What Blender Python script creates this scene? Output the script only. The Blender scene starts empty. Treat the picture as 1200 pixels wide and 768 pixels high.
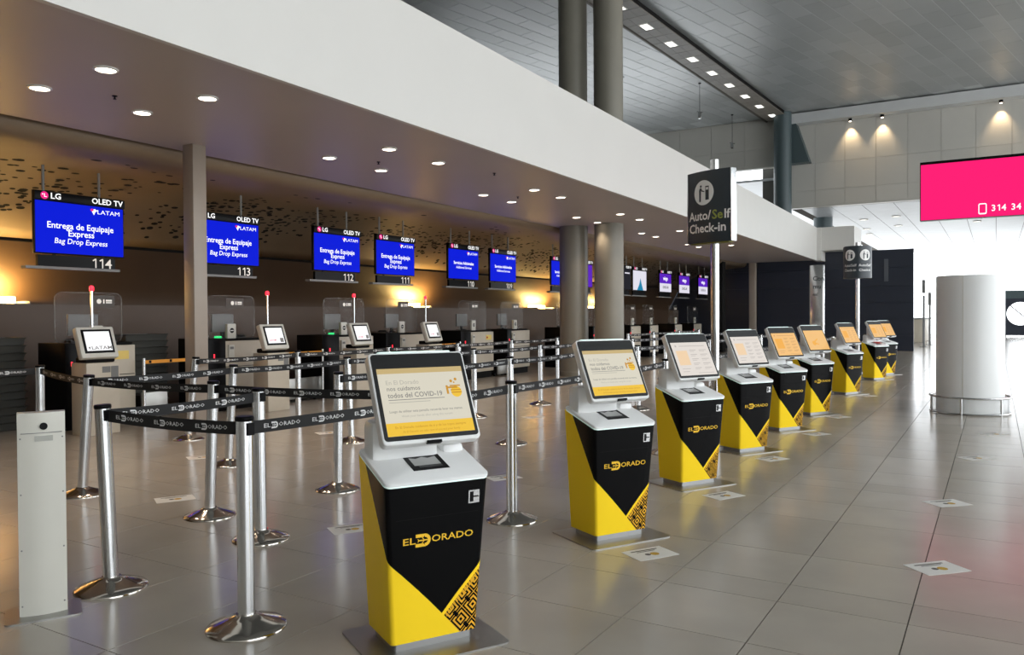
import bpy, bmesh, math, random
from mathutils import Matrix, Vector
random.seed(7)
D = bpy.data
SC = bpy.context.scene
COL = SC.collection
PI = math.pi

# ------------------------------------------------------------------ camera, sky, exposure
CAM_YAW, CAM_PITCH, CAM_ROLL, FPX = math.radians(31.2077), math.radians(-0.8285), math.radians(0.35), 936.0
cd = D.cameras.new('camera'); cam = D.objects.new('camera', cd); COL.objects.link(cam)
cd.sensor_fit = 'HORIZONTAL'; cd.sensor_width = 36.0; cd.lens = 36.0 * FPX / 1200.0
cd.clip_end = 400
fw = Vector((-math.sin(CAM_YAW)*math.cos(CAM_PITCH), math.cos(CAM_YAW)*math.cos(CAM_PITCH), math.sin(CAM_PITCH)))
r0 = Vector((math.cos(CAM_YAW), math.sin(CAM_YAW), 0)); u0 = r0.cross(fw)
rt = r0*math.cos(CAM_ROLL) - u0*math.sin(CAM_ROLL); up = r0*math.sin(CAM_ROLL) + u0*math.cos(CAM_ROLL)
mw = Matrix((rt, up, -fw)).transposed().to_4x4(); mw.translation = (0, 0, 1.5)
cam.matrix_world = mw
SC.camera = cam

w = D.worlds.new('overcast_sky'); SC.world = w; w.use_nodes = True
bgn = w.node_tree.nodes['Background']
bgn.inputs[0].default_value = (0.93, 0.97, 1.0, 1); bgn.inputs[1].default_value = 4.3

SC.view_settings.view_transform = 'Standard'; SC.view_settings.look = 'None'
SC.view_settings.gamma = 1; SC.view_settings.use_curve_mapping = False
SC.view_settings.exposure = 0.0

# ------------------------------------------------------------------ helpers
def lin(c):
    return tuple((x/12.92 if x <= .04045 else ((x+.055)/1.055)**2.4) for x in c)
def rgb(r, g, b): return lin((r/255., g/255., b/255.))
MATS = {}
def mat(name, col=None, rough=.5, metal=0., emit=None, es=1., trans=0., alpha=1., var=0., vscale=6., bump=0., coat=0., spec=.5, rand=0.):
    if name in MATS: return MATS[name]
    m = D.materials.new(name); m.use_nodes = True
    nt = m.node_tree; b = nt.nodes['Principled BSDF']
    col = col or (.5, .5, .5)
    b.inputs['Base Color'].default_value = (*col, 1)
    b.inputs['Roughness'].default_value = rough; b.inputs['Metallic'].default_value = metal
    b.inputs['Specular IOR Level'].default_value = spec
    b.inputs['Coat Weight'].default_value = coat
    if emit: b.inputs['Emission Color'].default_value = (*emit, 1); b.inputs['Emission Strength'].default_value = es
    if trans: b.inputs['Transmission Weight'].default_value = trans; b.inputs['IOR'].default_value = 1.05
    b.inputs['Alpha'].default_value = alpha
    if var or rand or bump:
        tc = nt.nodes.new('ShaderNodeTexCoord'); nz = nt.nodes.new('ShaderNodeTexNoise')
        nz.inputs['Scale'].default_value = vscale; nz.inputs['Detail'].default_value = 5
        geo = nt.nodes.new('ShaderNodeNewGeometry')
        nt.links.new(geo.outputs['Position'], nz.inputs['Vector'])
        mr = nt.nodes.new('ShaderNodeMapRange'); mr.inputs[3].default_value = 1-var; mr.inputs[4].default_value = 1+var
        mr.inputs[1].default_value = .3; mr.inputs[2].default_value = .7
        nt.links.new(nz.outputs['Fac'], mr.inputs[0])
        val = mr.outputs[0]
        if rand:
            oi = nt.nodes.new('ShaderNodeObjectInfo'); m2 = nt.nodes.new('ShaderNodeMapRange')
            m2.inputs[3].default_value = 1-rand; m2.inputs[4].default_value = 1+rand
            nt.links.new(oi.outputs['Random'], m2.inputs[0])
            mm = nt.nodes.new('ShaderNodeMath'); mm.operation = 'MULTIPLY'
            nt.links.new(val, mm.inputs[0]); nt.links.new(m2.outputs[0], mm.inputs[1]); val = mm.outputs[0]
        vm = nt.nodes.new('ShaderNodeVectorMath'); vm.operation = 'SCALE'
        vm.inputs[0].default_value = col; nt.links.new(val, vm.inputs['Scale'])
        nt.links.new(vm.outputs[0], b.inputs['Base Color'])
        if bump:
            bp = nt.nodes.new('ShaderNodeBump'); bp.inputs['Strength'].default_value = bump; bp.inputs['Distance'].default_value = .01
            nt.links.new(nz.outputs['Fac'], bp.inputs['Height']); nt.links.new(bp.outputs[0], b.inputs['Normal'])
    MATS[name] = m
    return m

class MB:
    def __init__(s): s.v = []; s.f = []; s.m = []; s.uv = None
    def add(s, vs, fs, T=None, mi=0):
        o = len(s.v)
        s.v += [tuple(T @ Vector(p)) if T else tuple(p) for p in vs]
        s.f += [tuple(i+o for i in f) for f in fs]; s.m += [mi]*len(fs)
        return s
    def box(s, x0, x1, y0, y1, z0, z1, T=None, mi=0):
        vs = [(x, y, z) for z in (z0, z1) for y in (y0, y1) for x in (x0, x1)]
        return s.add(vs, [(0,2,3,1),(4,5,7,6),(0,1,5,4),(2,6,7,3),(0,4,6,2),(1,3,7,5)], T, mi)
    def bbox(s, x0, x1, y0, y1, z0, z1, r, T=None, mi=0):
        """box with all edges bevelled by r"""
        bm = bmesh.new(); q = MB().box(x0, x1, y0, y1, z0, z1)
        vv = [bm.verts.new(p) for p in q.v]
        for f in q.f: bm.faces.new([vv[i] for i in f])
        bmesh.ops.bevel(bm, geom=list(bm.edges), offset=r, segments=2, affect='EDGES', profile=.5)
        bm.verts.index_update()
        s.add([v.co[:] for v in bm.verts], [[v.index for v in f.verts] for f in bm.faces], T, mi); bm.free()
        return s
    def lathe(s, prof, n=24, T=None, mi=0):
        vs = []; fs = []; k = len(prof)
        for j in range(n):
            a = 2*PI*j/n
            vs += [(r*math.cos(a), r*math.sin(a), z) for r, z in prof]
        for j in range(n):
            for i in range(k-1):
                a, b = j*k+i, ((j+1) % n)*k+i
                fs.append((a, b, b+1, a+1))
        fs.append(tuple(j*k for j in range(n-1, -1, -1))); fs.append(tuple(j*k+k-1 for j in range(n)))
        return s.add(vs, fs, T, mi)
    def cyl(s, r, z0, z1, n=20, T=None, mi=0): return s.lathe([(r, z0), (r, z1)], n, T, mi)
    def rod(s, p, q, r, n=8, mi=0):
        p, q = Vector(p), Vector(q); d = q-p
        T = Matrix.Translation(p) @ d.to_track_quat('Z', 'Y').to_matrix().to_4x4()
        return s.cyl(r, 0, d.length, n, T, mi)
    def prism(s, poly, h, T=None, mi=0):
        """poly in XY, extruded 0..h in Z"""
        n = len(poly)
        vs = [(x, y, 0) for x, y in poly] + [(x, y, h) for x, y in poly]
        fs = [tuple(range(n-1, -1, -1)), tuple(range(n, 2*n))] + [(i, (i+1) % n, (i+1) % n+n, i+n) for i in range(n)]
        return s.add(vs, fs, T, mi)
    def loft(s, rings, cap=True, T=None, mi=0):
        n = len(rings[0]); vs = [p for r in rings for p in r]; fs = []
        for k in range(len(rings)-1):
            for i in range(n):
                a, b = k*n+i, k*n+(i+1) % n
                fs.append((a, b, b+n, a+n))
        if cap: fs += [tuple(range(n-1, -1, -1)), tuple(range((len(rings)-1)*n, len(rings)*n))]
        return s.add(vs, fs, T, mi)
    def mapped(s, vf, fn, mi=0):
        return s.add([fn(x, y) for x, y in vf[0]], vf[1], None, mi)
    def mesh(s, name, mats, smooth=True, ang=35):
        me = D.meshes.new(name); me.from_pydata(s.v, [], s.f)
        for m in (mats if isinstance(mats, (list, tuple)) else [mats]): me.materials.append(m)
        if any(s.m): me.polygons.foreach_set('material_index', s.m)
        if smooth:
            me.polygons.foreach_set('use_smooth', [True]*len(me.polygons))
            me.set_sharp_from_angle(angle=math.radians(ang))
        me.update(); return me
    def build(s, name, mats, parent=None, smooth=True, loc=None, ang=35):
        return link(name, s.mesh(name, mats, smooth, ang), parent, loc)
def link(name, me, parent=None, loc=None, rot=None):
    o = D.objects.new(name, me); COL.objects.link(o)
    if parent: o.parent = parent
    if loc: o.location = loc
    if rot: o.rotation_euler = rot
    return o
def thing(name, label, cat, loc=(0, 0, 0), rz=0, group=None):
    o = link(name, None, None, loc, (0, 0, rz)); return tag(o, label, cat, group)
def tag(o, label, cat, group=None):
    o['label'] = label; o['category'] = cat
    if group: o['group'] = group
    return o
def struct(o, label=None):
    o['kind'] = 'structure'
    if label: o['label'] = label
    return o
def copy_tree(o, parent=None):
    c = o.copy(); COL.objects.link(c); c.parent = parent
    for ch in list(o.children): copy_tree(ch, c)
    return c
NW = {'114': 'leftmost blue', '113': 'second', '112': 'third', '111': 'fourth', '110': 'fifth', '109': 'sixth'}
ORD = ['first', 'second', 'third', 'fourth', 'fifth', 'sixth', 'seventh', 'eighth', 'ninth', 'tenth', 'eleventh', 'twelfth', 'thirteenth', 'fourteenth', 'fifteenth', 'sixteenth']
TXT = {}
def text(body, size, bold=0., sx=1., align='CENTER', shear=0., res=2):
    key = (body, size, bold, sx, align, shear, res)
    if key in TXT: return TXT[key]
    c = D.curves.new('t', 'FONT'); c.body = body; c.size = size; c.align_x = align; c.align_y = 'CENTER'
    c.resolution_u = res; c.offset = bold*size; c.shear = shear; c.fill_mode = 'FRONT' if hasattr(c, 'fill_mode') else 'FRONT'
    o = D.objects.new('t', c); COL.objects.link(o)
    dg = bpy.context.evaluated_depsgraph_get(); me = D.meshes.new_from_object(o.evaluated_get(dg))
    vs = [(v.co.x*sx, v.co.y) for v in me.vertices]; fs = [tuple(p.vertices) for p in me.polygons]
    D.objects.remove(o); D.curves.remove(c); D.meshes.remove(me)
    TXT[key] = (vs, fs); return TXT[key]
def disc(cx, cy, r, n=20, ry=None):
    ry = ry or r
    return ([(cx+r*math.cos(2*PI*i/n), cy+ry*math.sin(2*PI*i/n)) for i in range(n)], [tuple(range(n))])
def rect(x0, x1, y0, y1): return ([(x0, y0), (x1, y0), (x1, y1), (x0, y1)], [(0, 1, 2, 3)])
def poly2(*p): return (list(p), [tuple(range(len(p)))])
def shift(vf, dx, dy, s=1.): return ([(x*s+dx, y*s+dy) for x, y in vf[0]], vf[1])
def join(*vfs):
    vs = []; fs = []
    for a, b in vfs:
        o = len(vs); vs += list(a); fs += [tuple(i+o for i in f) for f in b]
    return (vs, fs)
def letters(parent, m, items, name='lettering'):
    for vf, fn in items: MB().mapped(vf, fn).build(name, m, parent, smooth=False)
def number(st, size, bold, sx=1.):
    '''digits set from x = 0 rightwards; the figure one gets a flag like on the boards'''
    out = []; x = 0.; h = size*.69
    for ch in st:
        if ch == ' ': x += size*.4; continue
        if ch == '1':
            w_ = size*.1; X = x+size*.26*sx
            g_ = poly2((X, -h/2), (X+w_, -h/2), (X+w_, h/2), (X-w_*.1, h/2), (X-size*.18*sx, h/2-size*.13), (X-size*.13*sx, h/2-size*.2), (X, h/2-size*.12))
            out.append(g_); x = X+w_+size*.14
        else:
            g_ = text(ch, size, bold, sx, 'LEFT'); x0 = min(p[0] for p in g_[0]); y0 = min(p[1] for p in g_[0]); y1 = max(p[1] for p in g_[0])
            g_ = shift(g_, x-x0, -(y0+y1)/2); out.append(g_); x = width(g_)+size*.11
    return join(*out)
def width(vf): return max(p[0] for p in vf[0])
def sdisc(cx, cy, R, n=16):
    '''disc cut into upright slices so that it can follow a curved face'''
    vs = []; fs = []
    for i in range(n+1):
        x = -R*math.cos(PI*i/n); h = R*math.sin(PI*i/n); vs += [(cx+x, cy-h), (cx+x, cy+h)]
    return (vs, [(2*i, 2*i+2, 2*i+3, 2*i+1) for i in range(n)])
def rrect(x0, x1, y0, y1, r, n=4):
    """rounded rectangle, ccw point list"""
    out = []
    for cx, cy, a0 in ((x1-r, y0+r, -90), (x1-r, y1-r, 0), (x0+r, y1-r, 90), (x0+r, y0+r, 180)):
        for i in range(n+1):
            a = math.radians(a0+90*i/n); out.append((cx+r*math.cos(a), cy+r*math.sin(a)))
    return out

# ------------------------------------------------------------------ materials
M_tile = mat('floor_tile', rgb(184, 176, 164), .185, var=.05, vscale=2.2, rand=.045)
M_grout = mat('grout', rgb(70, 66, 60), .9, spec=.1)
M_fascia = mat('fascia_paint', rgb(212, 210, 205), .45, var=.012, vscale=1.5)
M_soffit = mat('soffit_metal', rgb(188, 178, 174), .42, var=.02, vscale=1.)
M_shell = mat('shell_panel', rgb(136, 116, 94), .55, var=.05, vscale=2.)
M_hole = mat('dark_void', rgb(14, 12, 10), .9)
M_wallb = mat('brown_wall', rgb(80, 60, 43), .5, var=.05, vscale=2.)
M_pillar = mat('pillar_metal', rgb(150, 138, 126), .4, var=.03)
M_column = mat('column_paint', rgb(128, 124, 112), .42, var=.03, vscale=3.)
M_teal = mat('column_teal', rgb(68, 82, 85), .45, var=.03)
M_ceil = mat('ceiling_metal', rgb(158, 162, 163), .36, metal=.2, var=.05, vscale=.6, rand=.1)
M_ceilback = mat('ceiling_joint', rgb(188, 192, 192), .6)
M_strip = mat('ceiling_band', rgb(118, 112, 104), .5, var=.08, vscale=2, rand=.12)
M_bulk = mat('bulkhead_panel', rgb(186, 184, 177), .4, var=.03, vscale=.8, rand=.03)
M_farceil = mat('far_ceiling_tile', rgb(168, 172, 176), .4, var=.05, vscale=1.5)
M_navy = mat('navy_panel', rgb(34, 40, 53), .4, var=.05, vscale=1.)
M_white = mat('white_plastic', rgb(232, 233, 232), .32)
M_offwhite = mat('offwhite_metal', rgb(206, 204, 194), .4, var=.015)
M_beige = mat('beige_laminate', rgb(196, 186, 168), .45, var=.03)
M_greyp = mat('grey_plastic', rgb(120, 120, 118), .5)
M_black = mat('black_plastic', rgb(14, 14, 15), .35, spec=.1)
M_blackm = mat('black_matte', rgb(18, 17, 16), .7, spec=.15)
M_yellow = mat('yellow_print', rgb(247, 204, 30), .3)
M_steel = mat('brushed_steel', rgb(196, 196, 196), .24, metal=1., var=.04, vscale=30)
M_chrome = mat('polished_base', rgb(190, 184, 176), .12, metal=1., var=.03, vscale=12)
M_alu = mat('aluminium_tube', rgb(212, 213, 214), .2, metal=1.)
M_plate = mat('steel_plate', rgb(158, 157, 153), .32, metal=.85, var=.04, vscale=10)
M_belt = mat('belt_webbing', rgb(18, 18, 19), .7)
M_letter = mat('belt_print', rgb(225, 225, 225), .7)
M_orange = mat('orange_webbing', rgb(226, 150, 34), .6)
M_glass = mat('screen_glass', rgb(6, 6, 7), .08, coat=.5)
M_acryl = mat('clear_acrylic', (.3, .3, .3), .05, alpha=.05, spec=.3)
M_acryledge = mat('acrylic_edge', rgb(150, 150, 145), .2, alpha=.5)
M_paper = mat('paper', rgb(238, 236, 230), .6, var=.015)
M_ink = mat('ink_grey', rgb(96, 92, 84), .7)
M_inky = mat('ink_ochre', rgb(206, 164, 60), .7)
M_lamp = mat('lamp_disc', (1, 1, 1), .5, emit=(1., .83, .66), es=9.)
M_cove = mat('cove_strip', (1, 1, 1), .5, emit=(1., .62, .2), es=10.)
M_tvblue = mat('tv_blue', (0, 0, 0), .6, spec=.05, emit=rgb(8, 28, 214), es=1.05)
M_tvpurple = mat('tv_purple', (0, 0, 0), .6, spec=.05, emit=rgb(92, 36, 190), es=1.)
M_tvwhite = mat('tv_white', (0, 0, 0), .6, spec=.05, emit=rgb(226, 224, 236), es=1.)
M_tvdark = mat('tv_dark', (0, 0, 0), .6, spec=.05, emit=rgb(34, 34, 42), es=1.)
M_tvteal = mat('tv_teal', (0, 0, 0), .6, spec=.05, emit=rgb(30, 130, 170), es=1.)
M_tvtext = mat('tv_text', (0, 0, 0), .6, spec=.05, emit=(1, 1, 1), es=1.25)
M_magenta = mat('logo_magenta', (0, 0, 0), .6, spec=.05, emit=rgb(232, 40, 130), es=1.1)
M_num = mat('glowing_print', rgb(225, 220, 212), .6, emit=rgb(150,145,138), es=.9)  # unlit lettering, emission added so it reads brighter
M_redled = mat('red_led', (0, 0, 0), .3, emit=(1., .02, .04), es=3.)
M_greenled = mat('green_led', (0, 0, 0), .3, emit=(.05, .9, .25), es=1.2)
M_mint = mat('mint_light', rgb(235, 245, 242), .4, emit=(.62, 1., .88), es=.35)
M_pink = mat('led_pink', (0, 0, 0), .6, spec=.05, emit=rgb(255, 32, 118), es=1.)
M_stick = mat('sticker_yellow', rgb(236, 190, 50), .6)

def screen_mat(name, c, es=1.): return mat(name, (.02, .02, .02), .12, emit=c, es=es)
S_cream = screen_mat('scr_cream', rgb(214, 208, 190)); S_gold = screen_mat('scr_gold', rgb(236, 190, 40))
S_bevel = screen_mat('scr_header', rgb(204, 178, 120), .9)
S_grey = screen_mat('scr_grey', rgb(128, 126, 122)); S_greyl = screen_mat('scr_grey_light', rgb(176, 172, 160))
S_goldd = screen_mat('scr_gold_dark', rgb(196, 140, 24)); S_formw = screen_mat('scr_form', rgb(222, 214, 206))
S_peach = screen_mat('scr_peach', rgb(236, 204, 164)); S_orange = screen_mat('scr_orange', rgb(238, 186, 112))
S_orange2 = screen_mat('scr_orange_deep', rgb(240, 170, 60)); S_linel = screen_mat('scr_line', rgb(186, 178, 172))
S_lined = screen_mat('scr_line_warm', rgb(206, 150, 92)); S_white = screen_mat('scr_white', rgb(250, 250, 252), 1.1)

# ------------------------------------------------------------------ floor
FX0, FX1, FY0, FY1 = -14.0, 14.0, -12.0, 50.0
floor = struct(MB().box(FX0-2, FX1+2, FY0, FY1+15.4, -.3, -.012).build('floor', M_grout, smooth=False), 'grey beige tiled concourse floor')
TW = .6135
rows = [3.65]
cyc = [.61, .305, .615, .935, .60]
k = 0
while rows[-1] < FY1+15: rows.append(rows[-1]+cyc[k % 5]); k += 1
k = -1
while rows[0] > FY0+1: rows.insert(0, rows[0]-cyc[k % 5]); k -= 1
cols = [-.36 + TW*i for i in range(-24, 24)]
tiles = []
for x in cols:
    if x+TW > FX1+1.5 or x < FX0-1.5: continue
    for j in range(len(rows)-1): tiles.append((x, rows[j], rows[j+1]-rows[j]))
def in_view(x, y):
    v = Vector((x, y, 0)); a = v.dot(Vector((fw.x, fw.y, 0)).normalized()); b = v.dot(r0)
    return a > 2.3 and abs(b) < a*.66
vis = sorted([t for t in tiles if in_view(t[0]+TW/2, t[1]+t[2]/2) and t[0] > -9.5], key=lambda t: math.hypot(t[0], t[1]))[:300]
vs = set(vis); g = .0028
tmesh = {}
for x, y, l in vis:
    key = round(l, 3)
    if key not in tmesh:
        tmesh[key] = MB().box(g, TW-g, g, l-g, -.012, 0).mesh('tile', M_tile, smooth=False)
    link('tile', tmesh[key], floor, (x, y, 0))
b = MB()
for x, y, l in tiles:
    if (x, y, l) in vs: continue
    b.add([(x+g, y+g, 0), (x+TW-g, y+g, 0), (x+TW-g, y+l-g, 0), (x+g, y+l-g, 0), (x+g, y+g, -.012), (x+TW-g, y+g, -.012), (x+TW-g, y+l-g, -.012), (x+g, y+l-g, -.012)],
          [(0, 1, 2, 3), (0, 4, 5, 1), (1, 5, 6, 2), (2, 6, 7, 3), (3, 7, 4, 0)])
o = b.build('tile_field', M_tile, floor, smooth=False); o['kind'] = 'stuff'

# ------------------------------------------------------------------ soffit over the check-in area and its white fascia
def fx(y, off=0.): return -5.68 - off - .021*(max(min(y, 34.4), -12)-4)
SZ, FZ = 3.7, 5.03
ya, yb = -11.5, 34.4
def slab(name, o0, o1, z0, z1, m, y0=ya, y1=yb):
    q = [(fx(y0, o0), y0), (fx(y0, o1), y0), (fx(y1, o1), y1), (fx(y1, o0), y1)][::-1]
    return MB().prism(q, z1-z0, Matrix.Translation((0, 0, z0))).build(name, m, smooth=False)
struct(slab('trim_1', -.06, .0, SZ-.01, FZ, M_fascia), 'long white fascia above the check-in hall')
struct(slab('ceiling', .0, 3.42, SZ, SZ+.12, M_soffit), 'smooth grey metal soffit over the check-in lanes')
struct(MB().box(-26, -6.6, ya, 34.9, 4.8, 4.9).build('ceiling', mat('roof_grey', rgb(110, 110, 106), .8), smooth=False), 'roof of the check-in block')  # extended left out of view to stop light leaking up to the hall ceiling

# curved perforated shell behind the lanes
prof = [(-9.55, 4.3), (-9.40, 3.92), (-9.34, 3.78), (-9.35, 3.66), (-9.43, 3.585), (-9.6, 3.55), (-10.1, 3.53), (-10.7, 3.47), (-11.2, 3.37), (-11.65, 3.22), (-12.0, 3.03), (-12.25, 2.84), (-12.42, 2.70)]
def seg_shell(pr, y0, y1, name, m, parent=None, n=2):
    b = MB(); k = len(pr)
    for j in range(n):
        y = y0+(y1-y0)*j/(n-1); b.v += [(x, y, z) for x, z in pr]
    for j in range(n-1):
        for i in range(k-1): b.f.append((j*k+i, j*k+i+1, (j+1)*k+i+1, (j+1)*k+i)); b.m.append(0)
    return b.build(name, m, parent, ang=60)
shell = struct(MB().box(-13.0, -12.46, ya, 35.3, 0, 1.72).build('wall_left', M_wallb, smooth=False), 'brown back wall behind the check-in desks')
struct(seg_shell([(-12.42, 2.70), (-12.46, 2.62), (-12.62, 2.3), (-12.78, 2.0), (-12.88, 1.85), (-12.9, 1.72)], ya, 35.3, 'wall_left', M_wallb), 'leaning upper band of the brown back wall')
vault = struct(seg_shell(prof, ya, 35.3, 'ceiling', M_shell), 'tan curved perforated shell above the desks')
md = vault.modifiers.new('thick', 'SOLIDIFY'); md.thickness = .03; md.offset = -1
struct(MB().box(-12.5, -12.42, ya, 35.3, 2.655, 2.70).build('trim_2', M_hole, smooth=False), 'dark shadow joint between shell and back wall')
# perforations: flat discs on the shell, shade of the holes put into their black
acc = [0.]
for i in range(len(prof)-1): acc.append(acc[-1]+math.hypot(prof[i+1][0]-prof[i][0], prof[i+1][1]-prof[i][1]))
def on_shell(s):
    for i in range(len(prof)-1):
        if acc[i+1] >= s:
            t = (s-acc[i])/(acc[i+1]-acc[i]); p, q = Vector((prof[i][0], 0, prof[i][1])), Vector((prof[i+1][0], 0, prof[i+1][1]))
            d = (q-p).normalized(); return p.lerp(q, t), d, Vector((-d.z*-1, 0, 0)) if False else Vector((d.z, 0, -d.x)).normalized()
b = MB(); s0, s1 = 1.15, acc[-1]-.25
for _ in range(9000):
    y = random.uniform(0, 35); t = random.random(); s = s0+(s1-s0)*t
    dens = (.06 if t < .25 else .28 if t < .4 else 1.) * (.45+.55*math.sin(y*1.9+t*5)*math.sin(y*.83+t*2.)) * (1 if t < .8 else .45)
    if random.random() > dens: continue
    p, d, nn = on_shell(s)
    if nn.z > 0: nn = -nn
    ry = random.choice([.03, .038, .045, .06]) * (1.25 if t < .35 else 1.); rs = ry*.62
    c = p+nn*.004
    b.add([tuple(c+Vector((0, y+ry*math.cos(a), 0))+d*rs*math.sin(a)) for a in [2*PI*i/10 for i in range(10)]], [tuple(range(10))])
o = b.build('perforation', M_hole, vault, smooth=False); o['kind'] = 'stuff'

# square pillars and the two big round columns
def pillar(x, y, s, z, m, name='pillar'):
    return struct(MB().bbox(x-s/2, x+s/2, y-s/2, y+s/2, 0, z, .008).build(name, m))
p = pillar(-8.765, 6.66, .20, SZ+.02, M_pillar); p['label'] = 'square metal pillar between the first and second desks'
p = pillar(-8.9, 34.6, .26, SZ+.02, M_pillar); p['label'] = 'far square pillar in front of the navy wall'
p = pillar(-9.6, 32.0, .45, SZ+.02, M_blackm); p['label'] = 'dark square pillar beside the purple screens'
for (x, y), l in zip([(-8.95, 17.75), (-8.0, 17.75)], ['left of the two thick round columns', 'right of the two thick round columns']):
    c = MB().lathe([(.36, 0), (.36, .12), (.352, .13), (.352, 12)], 48).build('column', M_column, loc=(x, y, 0)); struct(c, l)

# ------------------------------------------------------------------ high hall ceiling, bulkhead, far hall
HZ = 10.0
struct(MB().box(-26, 16, -12, 36, HZ+.03, HZ+.3).build('ceiling', M_ceilback, smooth=False), 'high grey metal panel ceiling of the hall')
hall = D.objects['ceiling.003'] if 'ceiling.003' in D.objects else None
ha = math.radians(12); dv = Vector((math.sin(ha), math.cos(ha), 0)); pv = Vector((math.cos(ha), -math.sin(ha), 0))
PW, PL = .55, 1.5
Rm = Matrix((pv, dv, Vector((0, 0, 1)))).transposed().to_4x4()
pm = MB().box(.012, PW-.012, .006, PL-.006, .024, .032).mesh('ceiling_panel', M_ceil, smooth=False)
cand = []
for i in range(-90, 90):
    for j in range(-20, 50):
        c = pv*(i*PW+PW/2)+dv*(j*PL+(PL/2 if i % 2 else 0)+PL/2)
        if -25.5 < c.x < 15.5 and -11.5 < c.y < 35.2: cand.append((c, i, j))
def vis_c(c): return -14.5 < c.x < 1.6 and 16 < c.y and c.y > 26.5+.62*(c.x-.6)-1
near = sorted([t for t in cand if vis_c(t[0])], key=lambda t: t[0].length)[:300]
nk = set((t[1], t[2]) for t in near)
b = MB()
for c, i, j in cand:
    org = c - pv*(PW/2) - dv*(PL/2); T = Matrix.Translation((org.x, org.y, HZ)) @ Rm
    if (i, j) in nk:
        o = link('ceiling_panel', pm, hall); o.matrix_local = T
    else: b.box(.012, PW-.012, .006, PL-.006, .024, .032, T)
o = b.build('panel_field', M_ceil, hall, smooth=False); o['kind'] = 'stuff'
# lowered service band with square lamps
A, B = Vector((-8.92, 17.5, 0)), Vector((-8.02, 35.5, 0)); sd = (B-A).normalized(); sp = Vector((sd.y, -sd.x, 0))
Ts = Matrix((sp, sd, Vector((0, 0, 1)))).transposed().to_4x4(); Ts.translation = (A.x, A.y, HZ)
band = struct(MB().box(-.48, .48, -20, (B-A).length, -.10, .02, Ts).build('trim_3', M_blackm, smooth=False), 'lowered brown service band across the high ceiling')
bl = MB().box(-.155, .155, -.29, .29, -.035, 0).mesh('band_tile', M_strip, smooth=False)
Ls = (B-A).length
for i in range(3):
    for j in range(int(Ls/.6)):
        if i == 1 and j % 3 == 1: continue
        o = link('band_tile', bl, band); o.matrix_local = Ts @ Matrix.Translation(((i-1)*.316, .3+j*.6, -.10))
o = MB().rod(Ts @ Vector((-.52, -20, -.1)), Ts @ Vector((-.52, Ls, -.1)), .07, 10).build('edge_roll', mat('band_edge', rgb(70, 66, 60), .5), band)
nl = 0
M_bandlamp = mat('band_lamp', (1, 1, 1), .5, emit=(1., .97, .9), es=1.6)
for j in range(int(Ls/.6)):
    if j % 3 == 1:
        t = thing('ceiling_light', 'square white lamp in the ceiling service band, %s from the near end' % ORD[nl], 'ceiling light', Ts @ Vector((0, .3+j*.6, -.11)), -math.atan2(sd.x, sd.y), 'lamps in the ceiling service band')
        MB().box(-.15, .15, -.28, .28, -.02, .01).build('frame', M_offwhite, t); MB().box(-.11, .11, -.22, .22, -.03, -.018).build('diffuser', M_bandlamp, t); nl += 1
# bulkhead at the end of the hall
wl = struct(MB().box(-26, -8.0, 35.66, 36.0, 7.9, HZ+.05).build('wall_far', M_bulk, smooth=False), 'grey panelled bulkhead left of the teal column')
wr = struct(MB().box(-7.9, 16, 35.76, 36.1, 6.05, HZ+.05).build('wall_far', M_bulk, smooth=False), 'grey panelled bulkhead right of the teal column')
def panels(parent, xs, zs, y, m=M_bulk):
    for i in range(len(xs)-1):
        for k in range(len(zs)-1):
            MB().box(xs[i]+.006, xs[i+1]-.006, y-.03, y, zs[k]+.006, zs[k+1]-.006).build('panel', m, parent, smooth=False)
panels(wl, [-20+1.5*i for i in range(9)], [7.92, 8.72, 9.98], 35.66)
panels(wr, [-7.75+1.18*i for i in range(10)], [6.1, 6.75, 7.9, 9.6], 35.76)
struct(MB().box(-7.6, 16, 35.15, 35.7, 9.55, 9.97).build('trim_4', mat('beam_white', rgb(196, 198, 198), .4), smooth=False), 'pale beam along the top of the right bulkhead')
struct(MB().prism([(-7.6, 7.9), (-6.7, 7.9), (-7.25, 9.6), (-7.6, 9.6)], .55, Matrix.Translation((0, 35.72, 0)) @ Matrix.Rotation(PI/2, 4, 'X')).build('trim_5', M_teal, smooth=False), 'sloping bracket beside the teal column')
struct(MB().lathe([(.36, 4.9), (.36, HZ)], 40).build('column', M_teal, loc=(-7.72, 34.9, 0)), 'teal round column at the bulkhead')
struct(MB().bbox(-8.95, -8.25, 36.5, 37.2, 0, 12, .02).build('column', mat('column_dark', rgb(84, 84, 82), .5)), 'dark square column behind the bulkhead')
struct(MB().lathe([(.42, 0), (.42, 8)], 32).build('column', M_teal, loc=(-7.0, 40.0, 0)), 'far teal round column below the bulkhead')
for i, (x, l) in enumerate([(-5.15, 'left'), (-3.95, 'middle'), (.15, 'right')]):
    t = thing('wall_spotlight', '%s small warm spotlight under the pale bulkhead beam' % l, 'spotlight', (x, 35.5, 9.5), 0, 'spotlights under the beam')
    MB().cyl(.07, -.06, .05, 14).build('housing', M_blackm, t); MB().cyl(.05, -.068, -.058, 14).build('lens', M_lamp, t)
    ld = D.lights.new('spot', 'SPOT'); ld.energy = 130; ld.color = (1, .72, .42); ld.spot_size = 1.3; ld.spot_blend = .9; ld.shadow_soft_size = .05
    lo = D.objects.new('spot', ld); COL.objects.link(lo); lo.parent = t; lo.location = (0, 0, -.09); lo.rotation_euler = (math.radians(12), 0, 0)
struct(MB().box(-26, -7.95, 36.4, 66, 7.45, 7.55).build('ceiling', M_farceil, smooth=False), 'higher grey ceiling seen under the left bulkhead')
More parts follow.
